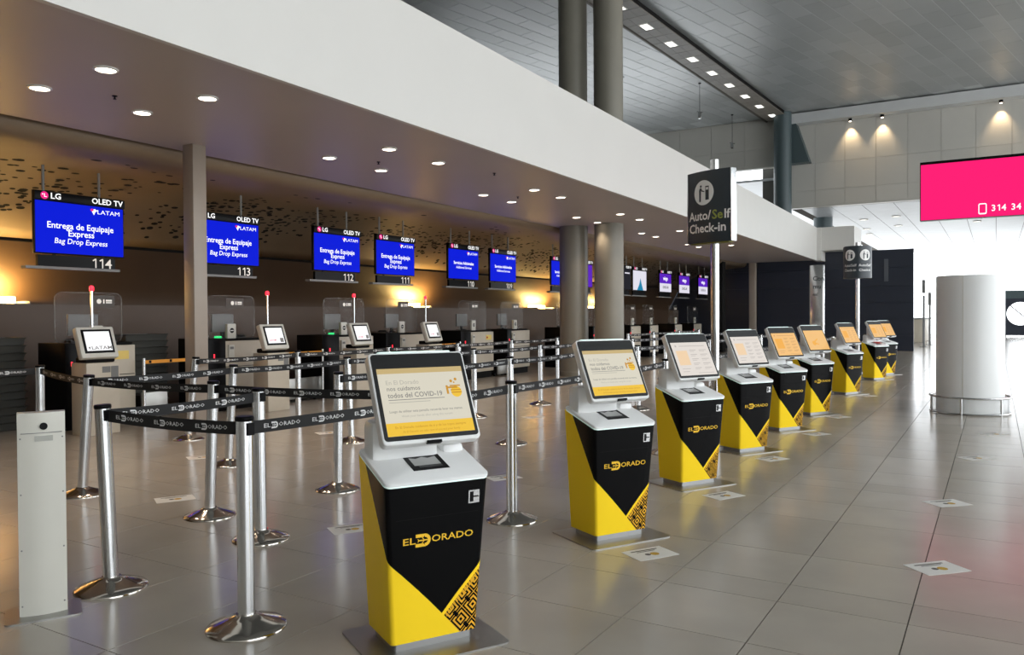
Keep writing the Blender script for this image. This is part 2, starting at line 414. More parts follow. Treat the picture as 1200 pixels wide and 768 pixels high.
# far hall ceiling with tiles and downlights
fc = struct(MB().box(-7.6, 16, 36.1, 66, 6.05, 6.3).build('ceiling', M_grout, smooth=False), 'pale low ceiling of the far hall')
b = MB()
for i in range(-6, 13):
    for j in range(25): b.box(i*1.2+.01, i*1.2+1.19, 36.15+j*1.2, 36.15+j*1.2+1.19, 6.044, 6.06)
o = b.build('far_tile', M_farceil, fc, smooth=False); o['kind'] = 'stuff'
for i, (x, y) in enumerate([(-5.45, 41.7), (-3.98, 41.1), (-5.9, 46.35), (-4.3, 45.5), (-6.15, 49.4), (-.8, 45.6)]):
    t = thing('far_downlight', 'small round downlight in the pale far ceiling, %s from the bulkhead' % ORD[i], 'downlight', (x, y, 6.03), 0, 'downlights in the far hall')
    MB().lathe([(.2, 0), (.2, -.02), (.15, -.02), (.15, 0)], 20).build('rim', M_offwhite, t); MB().cyl(.15, -.012, -.004, 20).build('lens', M_bandlamp, t)
# left wall and mullions out of view; rear wall added to block daylight
struct(MB().box(-26, 16, -12.3, -12, 0, HZ).build('wall_rear_block', M_bulk, smooth=False), 'unseen wall added behind the viewer to block light')
struct(MB().box(-26.3, -26, -12, 36, 4.9, HZ).build('wall_left', M_bulk, smooth=False), 'upper left hall wall')
for i in range(0, 12):
    struct(MB().box(14.4, 14.7, -10+8*i, -9.8+8*i, 0, HZ if i < 6 else 6).build('trim_%d' % (20+i), M_teal, smooth=False), 'facade mullion')

# navy end wall
navy = struct(MB().box(-14, -2.8, 35.38, 35.6, 0, 4.08).build('wall_end', M_navy, smooth=False), 'navy panelled end wall')
zz = [0, .62, 1.28, 1.95, 2.6, 3.35, 4.08]
for xs in ([-14, -8.9, -6.1], [-6.1, -2.78]):
    for i in range(len(xs)-1):
        for k in range(6): MB().box(xs[i]+.01, xs[i+1]-.01, 35.33, 35.38, zz[k]+.008, zz[k+1]-.008).build('panel', M_navy, navy, smooth=False)
MB().box(-3.85, -3.70, 35.30, 35.335, 2.8, 3.7).build('slot_window', mat('slot_grey', rgb(88, 92, 98), .4), navy, smooth=False)
struct(MB().box(-6.15, -4.85, 34.45, 36.4, 4.09, 5.03).build('trim_6', M_fascia, smooth=False), 'pale block at the far end of the fascia')
struct(MB().box(-6.4, -6.1, 34.4, 35.4, 3.69, 5.03).build('trim_7', M_fascia, smooth=False), 'return end of the fascia')

# ------------------------------------------------------------------ soffit downlights
ys = [4.2, 5.28, 8.14, 9.25, 12.13, 13.16, 16.05, 17.2, 20.1, 21.2, 24.1, 25.2]
dl = None
for r, (off, rn) in enumerate([(1.03, 'front row next to the fascia'), (2.09, 'rear row next to the shell')]):
    for i, y in enumerate(ys):
        lab = 'round soffit downlight, %s from left in the %s' % (ORD[i], rn)
        t = thing('downlight', lab, 'downlight', (fx(y, off), y, SZ), 0, 'soffit downlights')
        if not dl:
            rim = MB().lathe([(.105, 0), (.105, -.012), (.085, -.016), (.08, 0)], 28).mesh('rim', M_white)
            lens = MB().cyl(.082, -.012, -.004, 28).mesh('lens', M_lamp); dl = True
        link('rim', rim, t); link('lens', lens, t)
        ld = D.lights.new('downlight_spot', 'SPOT'); ld.energy = 58; ld.color = (1, .78, .58); ld.spot_size = 1.75; ld.spot_blend = .7; ld.shadow_soft_size = .08
        lo = D.objects.new('downlight_spot', ld); COL.objects.link(lo); lo.parent = t; lo.location = (0, 0, -.03)
for i, (x, y) in enumerate([(-7.45, 4.75), (-7.5, 8.75), (-6.6, 10.4), (-7.55, 12.7)]):
    t = thing('sprinkler', 'tiny dark sprinkler head in the soffit, %s from the left' % ORD[i], 'sprinkler', (x, y, SZ), 0, 'sprinkler heads')
    MB().lathe([(.025, 0), (.025, -.008), (.008, -.01), (.008, -.03)], 12).build('stem', M_black, t); MB().cyl(.016, -.036, -.03, 12).build('deflector', M_black, t)

# ------------------------------------------------------------------ cove lights washing the back wall
for i, (y0, y1, e) in enumerate([(3.6, 6.55, 420), (15.85, 16.6, 150), (22.2, 23.35, 150), (25.0, 25.9, 100), (26.6, 27.8, 90)]):
    t = thing('cove_light', 'warm amber wall-washer trough on the back wall, %s from the left' % ORD[i], 'wall light', (-12.46, y0, 1.721), 0, 'amber wall washers')
    L = y1-y0
    b = MB(); b.box(-.42, -.02, 0, L, 0, .012); b.box(-.42, -.02, -.01, 0, 0, .05); b.box(-.42, -.02, L, L+.01, 0, .05)
    b.build('trough', M_greyp, t, smooth=False)
    MB().box(-.405, -.385, .02, L-.02, .015, .12).build('light_strip', M_cove, t, smooth=False)
    ld = D.lights.new('cove_area', 'AREA'); ld.shape = 'RECTANGLE'; ld.size = .12; ld.size_y = L*.9; ld.energy = e; ld.color = (1, .66, .22)
    lo = D.objects.new('cove_area', ld); COL.objects.link(lo); lo.parent = t; lo.location = (-.08, L/2, .03); lo.rotation_euler = (PI, math.radians(-62), 0)

# ------------------------------------------------------------------ televisions
TX = -10.5
def tv(y0, num, kind, lab):
    W, H = 1.2, .665; t = thing('hanging_television', lab, 'television', (TX, y0+W/2, 2.36), 0, 'televisions above the desks')
    yl, yr = -W/2, W/2
    MB().bbox(-.05, 0, yl-.015, yr+.015, -.015, H+.13, .006).build('housing', M_black, t)
    F = lambda d: (lambda x, y: (d, x, y))
    sc = [rect(yl, yr, 0, H)]
    if kind in ('bag', 'srv'):
        s = MB().mapped(rect(yl, yr, 0, H), F(.003)).build('screen', M_tvblue, t, smooth=False)
        it = [(shift(text('LATAM', .08, 0, 1.3, 'RIGHT', 0, 3), yr-.045, H-.075), F(.006)), (poly2((yr-.47, H-.055), (yr-.41, H-.035), (yr-.37, H-.055), (yr-.405, H-.08), (yr-.42, H-.12), (yr-.445, H-.08)), F(.006))]
        if kind == 'bag': tx = [('Entrega de Equipaje', .115, .012, 0, .36), ('Express', .115, .012, 0, .265), ('Bag Drop Express', .10, .004, .15, .16)]
        else: tx = [('Servicios Adicionales', .095, .02, 0, .36), ('Additional Services', .08, .006, .1, .26)]
        for bd, sz, bo, sh, z in tx: it.append((shift(text(bd, sz, bo, 1., 'CENTER', sh, 3), 0, z), F(.006)))
        letters(s, M_tvtext, it)
        MB().mapped(poly2((yr-.475, H-.05), (yr-.45, H-.03), (yr-.42, H-.05), (yr-.45, H-.075)), F(.0068)).build('logo_mark', M_magenta, s, smooth=False)
    elif kind == 'purple':
        s = MB().mapped(rect(yl, yr, 0, H), F(.003)).build('screen', M_tvpurple, t, smooth=False)
        MB().mapped(rect(yl, yr, 0, H*.47), F(.005)).build('lower_panel', M_tvwhite, s, smooth=False)
        MB().mapped(shift(text('wingo', .2, .02), 0, H*.74), F(.006)).build('lettering', M_tvtext, s, smooth=False)
        MB().mapped(shift(text('CHECK-IN', .13, .02), 0, H*.25), F(.007)).build('lettering', M_tvdark, s, smooth=False)
    elif kind == 'plain':
        s = MB().mapped(rect(yl, yr, 0, H), F(.003)).build('screen', M_tvpurple, t, smooth=False)
    elif kind == 'dark':
        s = MB().mapped(rect(yl, yr, 0, H), F(.003)).build('screen', M_tvdark, t, smooth=False)
        MB().mapped(rect(yr-.5, yr-.1, H-.14, H-.1), F(.006)).build('title_bar', M_tvwhite, s, smooth=False)
    else:
        s = MB().mapped(rect(yl, yr, 0, H), F(.003)).build('screen', M_tvwhite, t, smooth=False)
        MB().mapped(poly2((-.25, 0), (.3, 0), (.12, .28), (.05, .42), (-.06, .2)), F(.006)).build('mountain', M_tvteal, s, smooth=False)
    hd = MB().bbox(-.05, .03, yl-.015, yr+.015, H+.01, H+.125, .006).build('header', M_black, t)
    letters(hd, M_tvtext, [(shift(text('LG', .105, .02, 1.1, 'LEFT'), yl+.18, H+.066), F(.033)), (shift(text('OLED TV', .105, .02, 1.05, 'RIGHT'), yr-.02, H+.066), F(.033))])
    MB().mapped(disc(yl+.105, H+.066, .05), F(.033)).build('logo_disc', M_magenta, hd, smooth=False)
    lt = MB(); lt.mapped(rect(yl+.1, yl+.11, H+.045, H+.09), F(.0345)); lt.mapped(rect(yl+.1, yl+.135, H+.045, H+.053), F(.0345)); lt.mapped(disc(yl+.082, H+.08, .009, 8), F(.0345)); lt.build('logo_mark', M_tvtext, hd, smooth=False)
    bd = MB().box(-.06, -.005, yl+.03, yr-.12, -.19, -.03).build('number_board', M_black, t, smooth=False)
    MB().box(-.08, .03, yl-.14, yr-.07, -.215, -.18).build('light_bar', M_greyp, t, smooth=False)
    for yy in (yl+.25, yr-.25): MB().box(-.04, -.02, yy-.02, yy+.02, -.05, 0).build('bracket', M_black, t, smooth=False)
    if num:
        nn = number(num, .185, .008, 1.1); MB().mapped(shift(nn, yr-.17-width(nn), -.108), F(-.003)).build('lettering', M_num, bd, smooth=False)
    for yy in (yl+.12, yr-.33): MB().cyl(.018, 0, 1.18-H-.05, 10).build('hanger_rod', M_greyp, t, loc=(-.025, yy, H+.05))
    return t
tvl = [(5.59, '114', 'bag'), (8.0, '113', 'bag'), (10.47, '112', 'bag'), (12.16, '111', 'bag'), (14.6, '110', 'srv'), (16.33, '109', 'srv')]
for y0, n, k in tvl:
    tv(y0, n, k, 'blue hanging %s screen, %s from the left' % ('bag drop' if k == 'bag' else 'additional services', ORD[114-int(n)]))
tv(19.45, '', 'srv', 'blue screen mostly hidden behind the left round column')
tv(20.85, '', 'plain', 'purple screen seen between the two round columns')
tv(23.85, '', 'dark', 'dark screen just right of the right round column')
tv(25.25, '', 'white', 'white screen with a teal peak beside the dark screen')
tv(27.75, '', 'purple', 'purple and white screen, leftmost of the three far ones')
tv(29.85, '', 'purple', 'purple and white screen, middle of the three far ones')
tv(32.2, '', 'purple', 'purple and white screen, rightmost and half behind the dark pillar')

# ------------------------------------------------------------------ check-in desks
def desk(y0, y1, cheek, lab, poster=True, led='red'):
    L = y1-y0; t = thing('check_in_desk', lab, 'desk', (-11.25, y0, 0), 0, 'check-in desks')
    MB().bbox(.05, .62, cheek, L, .16, 1.12, .008).build('body', M_beige, t)
    MB().box(.08, .57, cheek, L-.02, 0, .16).build('kick_plate', M_blackm, t, smooth=False)
    if cheek > .02:
        c = MB().bbox(0, .66, 0, cheek-.004, 0, 1.17, .01).build('side_panel', M_black, t)
        MB().box(.66, .664, cheek*.4, cheek*.4+.02, .86, .92).build('indicator', M_redled, c, smooth=False)
    MB().bbox(-.05, .56, cheek, L, 1.12, 1.16, .008).build('counter_top', M_blackm, t)
    MB().box(.62, .628, cheek+.02, L-.02, .70, .71).build('panel_joint', M_blackm, t, smooth=False)
    cr = MB().bbox(.62, .66, cheek+.06, cheek+.17, .86, 1.06, .008).build('card_reader', M_offwhite, t)
    MB().box(.66, .662, cheek+.08, cheek+.15, .99, 1.03).build('display', M_greyp, cr, smooth=False)
    if poster:
        ps = MB().box(.62, .624, L-.34, L-.1, .92, 1.04).build('notice', mat('notice_yellow', rgb(232, 204, 110), .6), t, smooth=False)
        MB().box(.624, .626, L-.32, L-.26, .96, 1.0).build('symbol', mat('notice_red', rgb(190, 60, 40), .6), ps, smooth=False)
    # clear sneeze guard with rounded corners
    pl = rrect(cheek-.22, L-.1, 1.16, 1.86, .1, 4)
    T = Matrix(((0, 0, 1, .46), (1, 0, 0, 0), (0, 1, 0, 0), (0, 0, 0, 1)))
    g_ = MB().prism(pl, .006, T).build('sneeze_guard', M_acryl, t)
    b = MB(); n = len(pl)
    for i in range(n):
        a, c = pl[i], pl[(i+1) % n]; b.rod((.463, a[0], a[1]), (.463, c[0], c[1]), .005, 5)
    b.build('edge', M_acryledge, g_)
    ps = MB().box(.467, .470, L*.45, L*.45+.36, 1.66, 1.82).build('label_plate', mat('label_plate', rgb(70, 62, 54), .5), g_, smooth=False)
    q = MB(); fn = lambda x, y: (.4715, x, y)
    q.mapped(disc(L*.45+.13, 1.74, .035, 14), fn); q.mapped(rect(L*.45+.19, L*.45+.21, 1.71, 1.77), fn); q.mapped(rect(L*.45+.23, L*.45+.32, 1.74, 1.765), fn); q.mapped(rect(L*.45+.23, L*.45+.32, 1.715, 1.73), fn)
    q.build('symbols', M_num, ps, smooth=False)
    s = MB().bbox(.49, .55, L*.42, L*.42+.17, 1.16, 1.40, .008).build('sign_block', M_offwhite, t)
    q = MB(); q.mapped(disc(L*.42+.085, 1.29, .042, 18), lambda x, y: (.5515, x, y)); q.build('disc_mark', M_black, s, smooth=False)
    MB().mapped(rect(L*.42+.055, L*.42+.115, 1.283, 1.297), lambda x, y: (.553, x, y)).build('bar_mark', M_paper, s, smooth=False)
    MB().box(.35, .42, cheek+.02, cheek+.11, 1.165, 1.2).build('scanner', M_greenled if led == 'green' else M_black, t, smooth=False)
    return t
def monitor(y, lab):
    t = thing('monitor', lab, 'monitor', (-11.12, y, 1.16), 0, 'monitors on the desks')
    MB().bbox(-.09, .09, -.11, .11, 0, .015, .004).build('foot', M_black, t); MB().box(-.015, .015, -.03, .03, .015, .14).build('stem', M_black, t, smooth=False)
    MB().bbox(-.02, .02, -.22, .22, .1, .40, .008).build('panel', M_greyp, t)
DK = [(6.0, 7.04, .2, '114'), (8.2, 9.45, .4, '113'), (10.75, 12.2, .45, '112'), (12.55, 13.9, .45, '111'), (15.2, 16.66, .42, '110'), (17.25, 18.45, .22, '109')]
for y0, y1, c, n in DK:
    desk(y0, y1, c, 'beige check-in desk with clear guard, %s from the left' % ORD[114-int(n)], poster=n in ('114', '112', '110'), led='green' if n in ('113', '112') else '')
    monitor(y0+c+.36, 'grey monitor standing on the check-in desk that is %s from the left' % ORD[114-int(n)])
fd = [(20.4, 21.3), (22.3, 23.3), (25.2, 26.25), (26.95, 27.95), (29.55, 30.55), (31.8, 33.0)]
for i, (y0, y1) in enumerate(fd):
    desk(y0, y1, .1, 'far beige check-in desk, %s to the right of the sixth desk' % ORD[i], poster=False)

# bag-drop stands with tilted touch screen and beacon
def stand(yc, lab, words):
    t = thing('bag_drop_stand', lab, 'kiosk', (-9.95, yc, 0), 0, 'bag drop stands')
    MB().bbox(-.24, .10, -.23, .22, .0, .93, .01).build('pedestal', M_beige, t)
    MB().box(.10, .104, -.02, .09, .80, .88).build('vent', M_greyp, t, smooth=False); MB().box(.10, .104, .10, .2, .72, .88).build('receipt_slot', M_greyp, t, smooth=False)
    MB().bbox(-.2, .04, -.2, .2, .93, 1.0, .02).build('neck', M_blackm, t)
    T = Matrix.Translation((.13, -.05, 1.02)) @ Matrix.Rotation(math.radians(-20), 4, 'Y')
    h = MB().bbox(-.1, 0, -.25, .25, -.02, .40, .02, T).build('screen_head', M_offwhite, t)
    MB().bbox(-.01, .006, -.2, .2, .04, .36, .004, T).build('bezel', M_black, h)
    fn = lambda x, y: tuple(T @ Vector((.0085, x, y))); fn2 = lambda x, y: tuple(T @ Vector((.0105, x, y)))
    s = MB().mapped(rect(-.17, .17, .07, .33), fn).build('screen', S_white, h, smooth=False)
    q = MB()
    if words:
        letters(s, S_grey, [(shift(text('LATAM', .065, .01, 1.35), .03, .105), fn2), (poly2((-.15, .12), (-.12, .125), (-.13, .085)), fn2)])
    else:
        q.mapped(shift(text('LATAM', .035, .01, 1.2), -.07, .12), fn2); q.build('lettering', screen_mat('scr_red', rgb(214, 60, 90)), s, smooth=False)
        MB().mapped(rect(.08, .15, .085, .155), fn2).build('dark_block', S_grey, s, smooth=False)
    p_ = MB().cyl(.016, .9, 1.86, 10).build('beacon_pole', M_alu, t, loc=(-.18, .02, 0))
    MB().lathe([(.024, 1.86), (.03, 1.87), (.03, 1.915), (.012, 1.93)], 14).build('beacon', M_redled, p_)
    ld = D.lights.new('beacon_light', 'POINT'); ld.energy = .5; ld.color = (1, .05, .08); ld.shadow_soft_size = .03
    lo = D.objects.new('beacon_light', ld); COL.objects.link(lo); lo.parent = t; lo.location = (-.18, .02, 1.98)
stand(6.08, 'beige bag drop stand with lit tilted screen, first from the left', True)
stand(9.03, 'beige bag drop stand with lit tilted screen, second from the left', False)
stand(11.08, 'beige bag drop stand with lit tilted screen, third from the left', False)
stand(13.24, 'beige bag drop stand with lit tilted screen, fourth from the left', False)

# luggage trays in stacks, conveyors, chairs
def trays(x, y, n, where):
    me = None
    for i in range(n):
        t = MB()
        if me is None:
            w_, l_ = .25, .36
            o0 = [(px, py, 0) for px, py in rrect(-w_, w_, -l_, l_, .05, 2)]; o1 = [(px, py, .085) for px, py in rrect(-w_-.02, w_+.02, -l_-.02, l_+.02, .06, 2)]
            o2 = [(px, py, .1) for px, py in rrect(-w_-.035, w_+.035, -l_-.035, l_+.035, .06, 2)]; o3 = [(px, py, .1) for px, py in rrect(-w_, w_, -l_, l_, .05, 2)]; o4 = [(px, py, .02) for px, py in rrect(-w_+.02, w_-.02, -l_+.02, l_-.02, .04, 2)]
            me = t.loft([o0, o1, o2, o3, o4]).mesh('luggage_tray', mat('tray_plastic', rgb(72, 72, 68), .5))
        o = link('luggage_tray', me, None, (x, y, .004+i*.104))
        tag(o, 'dark grey luggage tray in the stack %s, %s from the bottom' % (where, ORD[i]), 'tray', 'stacked trays ' + where)
trays(-11.55, 5.5, 12, 'left of the leftmost desk'); trays(-11.72, 7.8, 12, 'behind the square pillar')
def conveyor(y0, y1, lab):
    t = thing('baggage_conveyor', lab, 'conveyor', (-11.35, y0, 0), 0, 'baggage conveyors')
    L = y1-y0
    MB().bbox(0, .74, 0, L, .08, .34, .02).build('frame', M_blackm, t); MB().box(.03, .7, .06, L-.06, .34, .36).build('belt', M_belt, t, smooth=False)
    MB().bbox(.74, .78, 0, L, .05, .42, .01).build('steel_edge', M_plate, t)
    for xx in (.1, .65):
        for yy in (.05, L-.05): MB().cyl(.025, 0, .08, 10).build('foot', M_black, t, loc=(xx, yy, 0))
for i, (y0, y1, l) in enumerate([(4.6, 5.0, ''), (7.1, 7.52, ''), (9.5, 10.7, ''), (14.0, 15.1, ''), (16.75, 17.2, '')]):
    conveyor(y0, y1, 'low black baggage conveyor between the desks, %s from the left' % ORD[i])
def chair(x, y, rz, lab):
    t = thing('office_chair', lab, 'chair', (x, y, 0), rz, 'office chairs behind the desks')
    MB().bbox(-.24, .24, -.23, .23, .47, .55, .03).build('seat', M_blackm, t)
    MB().bbox(-.22, .22, -.28, -.22, .66, 1.22, .03, Matrix.Translation((0, 0, 0)) @ Matrix.Rotation(math.radians(6), 4, 'X')).build('backrest', M_blackm, t)
    MB().box(-.03, .03, -.27, -.23, .5, .75).build('back_bar', M_black, t, smooth=False); MB().cyl(.03, .1, .47, 12).build('gas_lift', M_black, t)
    for i in range(5):
        a = 2*PI*i/5; l = MB().rod((0, 0, .11), (.27*math.cos(a), .27*math.sin(a), .075), .02, 8).build('leg', M_black, t)
        MB().rod((.27*math.cos(a)-.015, .27*math.sin(a), .03), (.27*math.cos(a)+.015, .27*math.sin(a), .03), .03, 10).build('caster', M_black, l)
chair(-11.85, 10.15, -PI/2, 'black office chair between the second and third desks'); chair(-12.0, 7.1, -PI/2-.4, 'black office chair right of the leftmost desk'); chair(-11.9, 14.5, -PI/2+.3, 'black office chair between the fourth and fifth desks')
for i, (y0, y1) in enumerate([(7.06, 8.18), (9.5, 10.72), (3.7, 5.1), (13.95, 15.1)]):
    t = thing('gate_belt', 'orange barrier belt %s' % ['just right of the square pillar', 'between the second and third desks', 'left of the leftmost trays', 'between the fourth and fifth desks'][i], 'belt', (-10.52, y0, 0), 0, 'orange gate belts')
    L = y1-y0
    for yy in (.04, L-.04): MB().cyl(.022, 0, .92, 12).build('post', M_alu, t, loc=(0, yy, 0))
    bb = MB().box(-.002, .002, .06, L-.06, .84, .89).build('webbing', M_orange, t, smooth=False)
    q = MB()
    for k in range(int(L/.34)): q.box(.002, .003, .12+k*.34, .16+k*.34, .845, .885)
    q.build('marking', M_black, bb, smooth=False)

# ------------------------------------------------------------------ queue stanchions
EL = text('EL', .052, .004, 1.5, 'RIGHT', 0, 1); ORA = text('ORADO', .052, .004, 1.35, 'LEFT', 0, 1)
def dlogo(h):
    """letter D with an aeroplane cut through it, about h tall, centred on 0,0"""
    o = [(-.75*h, .5*h), (-.1*h, .5*h)] + [(-.1*h+.62*h*math.sin(a), .5*h*math.cos(a)) for a in [PI*i/8 for i in range(1, 8)]] + [(-.1*h, -.5*h), (-.75*h, -.5*h), (-.75*h, -.22*h)]
    i_ = [(-.35*h, -.22*h), (-.05*h, -.22*h), (.12*h, -.13*h), (.17*h, 0), (.12*h, .13*h), (-.05*h, .22*h), (-.35*h, .22*h), (-.75*h, .22*h)]
    top = poly2((-.75*h, .5*h), (-.75*h, .24*h), (-.1*h, .24*h), (.1*h, .5*h)); bot = poly2((-.75*h, -.5*h), (.1*h, -.5*h), (-.1*h, -.24*h), (-.75*h, -.24*h))
    arc = []
    for k in range(8):
        a0, a1 = PI*k/8, PI*(k+1)/8
        arc.append(poly2((.0*h+.5*h*math.sin(a0), .5*h*math.cos(a0)), (.0*h+.26*h*math.sin(a0), .24*h*math.cos(a0)), (.0*h+.26*h*math.sin(a1), .24*h*math.cos(a1)), (.0*h+.5*h*math.sin(a1), .5*h*math.cos(a1))))
    plane = [poly2((-.55*h, .05*h), (-.55*h, -.05*h), (.2*h, -.05*h), (.3*h, 0), (.2*h, .05*h)), poly2((-.05*h, 0), (.02*h, 0), (-.17*h, .22*h), (-.25*h, .22*h)), poly2((-.05*h, 0), (.02*h, 0), (-.17*h, -.22*h), (-.25*h, -.22*h)), poly2((-.5*h, 0), (-.44*h, 0), (-.55*h, .14*h), (-.6*h, .14*h)), poly2((-.5*h, 0), (-.44*h, 0), (-.55*h, -.14*h), (-.6*h, -.14*h))]
    return join(top, bot, *arc[0:], *plane)
WORD = join(shift(EL, -.055, 0), shift(dlogo(.06), 0, 0), shift(ORA, .035, 0))
wa, wb = min(p[0] for p in WORD[0]), max(p[0] for p in WORD[0]); ws = .235/(wb-wa); WORD = shift(WORD, -(wa+wb)/2*ws, 0, ws)
mb_base = MB().lathe([(.19, 0), (.19, .008), (.184, .014), (.15, .028), (.09, .05), (.055, .062), (.05, .07)], 40).mesh('base', M_chrome, ang=50)
bp = []
for i in range(32):
    a = 2*PI*i/32; r = .041 if (i % 8) else .034; bp.append((r*math.cos(a), r*math.sin(a)))
mb_pole = MB().prism(bp, .965).mesh('pole', M_alu, ang=30)
mb_cap = MB().lathe([(.043, .962), (.045, .966), (.045, .98), (.04, .985)], 28).mesh('cap', M_black)
mb_slot = [MB().box(.034, .048, -.02, .02, .895, .955).mesh('belt_clip', M_black)]
POSTS = {}
FWH = Vector((fw.x, fw.y, 0)).normalized()
def stanchion(key, x, y, lab, tilt=0.):
    t = thing('queue_stanchion', lab, 'stanchion', (x, y, 0), 0, 'queue stanchions')
    link('base', mb_base, t)
    R = Matrix.Translation((0, 0, .04)) @ Matrix.Rotation(math.radians(tilt), 4, FWH)
    for me, n in ((mb_pole, 'pole'), (mb_cap, 'cap'), (mb_slot[0], 'belt_clip')):
        o = link(n, me, t); o.matrix_local = R
    POSTS[key] = (t, R); return t
def belt(a, b_, sag=.012):
    t, R = POSTS[a]; p = R @ Vector((0, 0, .925)); t2, R2 = POSTS[b_]; q = (R2 @ Vector((0, 0, .925)))+t2.location-t.location
    d = q-p; L = math.hypot(d.x, d.y); e = Vector((d.x, d.y, 0)).normalized()
    n = Vector((e.y, -e.x, 0))
    n = n if n.dot(Vector((-t.location.x, -t.location.y, 0))) > 0 else -n
    flip = 1 if Vector((0, 0, 1)).cross(n).dot(e) > 0 else -1      # reading direction
    s0, s1 = .045, L-.045
    def fn(s, z, off): 
        k = s/L; tw = 1
        return tuple(p + e*s + Vector((0, 0, d.z*k - sag*4*k*(1-k) + z)) + n*off)
    bm_ = MB(); N = 8; hw = .032
    for i in range(N+1):
        s = s0+(s1-s0)*i/N
        bm_.v += [fn(s, -hw, .0008), fn(s, hw, .0008), fn(s, hw, -.0008), fn(s, -hw, -.0008)]
    for i in range(N):
        for k in range(4): bm_.f.append((i*4+k, i*4+(k+1) % 4, i*4+4+(k+1) % 4, i*4+4+k)); bm_.m.append(0)
    o = bm_.build('belt', M_belt, t, smooth=False)
    q_ = MB(); step = .3; m = max(1, int((s1-s0-.06)/step)); st = (s1-s0-.06)/m
    for i in range(m):
        c = s0+.03+st*(i+.5)
        for side in (1, -1):
            fl = flip*side
            q_.mapped(WORD, lambda x, y: fn(c+fl*x, y, .0016*side))
    lo_ = q_.build('lettering', M_letter, o, smooth=False); lo_['kind'] = 'stuff'
P_ = [('a', -4.2, 2.62, -2.1, 'steel queue stanchion beside the white sanitizer stand'), ('d', -3.1, 2.62, 0, 'nearest steel queue stanchion in front of the others'),
      ('a2', -6.65, 3.9, 4.1, 'leaning queue stanchion in front of the bag drop stand below the leftmost blue screen'), ('c', -5.08, 3.96, 2.2, 'slightly tilted queue stanchion left of the nearest stanchion'),
      ('e', -4.25, 3.72, -.4, 'queue stanchion directly behind the nearest stanchion'), ('f', -4.89, 5.13, 1.0, 'queue stanchion just left of the nearest kiosk'),
      ('g', -3.04, 5.0, 0, 'queue stanchion between the two nearest kiosks'), ('h', -6.68, 5.44, 3.6, 'thin-looking queue stanchion behind the tilted one'),
      ('i', -8.53, 6.35, 6.0, 'strongly leaning queue stanchion at the square pillar'), ('j', -8.52, 8.16, 0, 'queue stanchion in front of the bag drop stand below the second blue screen'),
      ('k', -6.61, 7.18, -2.5, 'queue stanchion below the third blue screen'), ('q', -3.4, 4.3, 0, 'queue stanchion hidden behind the nearest kiosk'),
      ('p', -8.4, 4.5, 0, 'queue stanchion behind the white sanitizer stand'), ('p0', -8.9, 2.4, 0, 'queue stanchion left of the white sanitizer stand')]
for k, x, y, tl, l in P_: stanchion(k, x, y, l, tl)
rowdef = {'A': (-3.07, [8.27, 11.2, 13.6, 16.3, 18.6, 20.9], 'kiosk row'), 'B': (-4.89, [6.6, 8.0, 9.95, 11.9, 13.8, 15.8, 17.8, 19.8, 21.8], 'second lane row'),
          'C': (-6.62, [9.84, 11.81, 13.8, 15.8, 17.8, 19.8, 21.8, 23.8], 'third lane row'), 'D': (-8.48, [10.1, 12.05, 14.0, 15.94, 20.0, 22.0, 24.0, 26.0], 'row nearest the desks')}
for r, (x, yl, nm) in rowdef.items():
    for i, y in enumerate(yl): stanchion(r+str(i), x+.03*math.sin(i*2.3), y, 'queue stanchion in the %s, %s one going away' % (nm, ORD[i]), random.uniform(-1, 1))
links = ['a d', 'a e', 'd g', 'a2 c', 'c q', 'a2 h', 'h k', 'i j', 'p a2', 'p0 p', 'g A0', 'f B0', 'k C0', 'j D0']
for r, (x, yl, nm) in rowdef.items(): links += ['%s%d %s%d' % (r, i, r, i+1) for i in range(len(yl)-1) if not (r == 'D' and i == 3)]
for s in links: belt(*s.split())

# ------------------------------------------------------------------ white stand in front, left
def slim_stand(loc, rz, lab, grp=None):
    t = thing('sanitizer_stand', lab, 'stand', loc, rz, grp)
    MB().prism(rrect(-.17, .17, -.13, .13, .03, 4), .008).build('base_plate', M_plate, t)
    pl = [(-.105, -.035)] + [(-.105+.21*i/8, -.035-.02*math.sin(PI*i/8)) for i in range(1, 8)] + [(.105, -.035), (.105, .035), (-.105, .035)]
    bd = MB().prism(pl, 1.02, Matrix.Translation((0, 0, .008))).build('body', M_offwhite, t, ang=25)
    MB().cyl(.018, 0, .012, 16, Matrix.Translation((.01, -.052, .96)) @ Matrix.Rotation(PI/2, 4, 'X')).build('nozzle', M_black, t)
    MB().box(-.09, .09, -.0565, -.03, .925, .928).build('seam', M_greyp, t, smooth=False)
    MB().box(-.03, .05, -.0575, -.05, .885, .912).build('label', mat('sticker_grey', rgb(168, 168, 160), .4), t, smooth=False)
    for z in (.06, .34, .62, .9):
        for xx in (-.092, .092): MB().cyl(.004, 0, .006, 8, Matrix.Translation((xx, -.037, z)) @ Matrix.Rotation(PI/2, 4, 'X')).build('screw', M_greyp, t)
slim_stand((-4.15, 2.225, 0), math.radians(62), 'slim white sanitizer stand with black nozzle at left foreground')
slim_stand((-2.72, 17.1, 0), math.radians(40), 'slim white stand between the far kiosks')
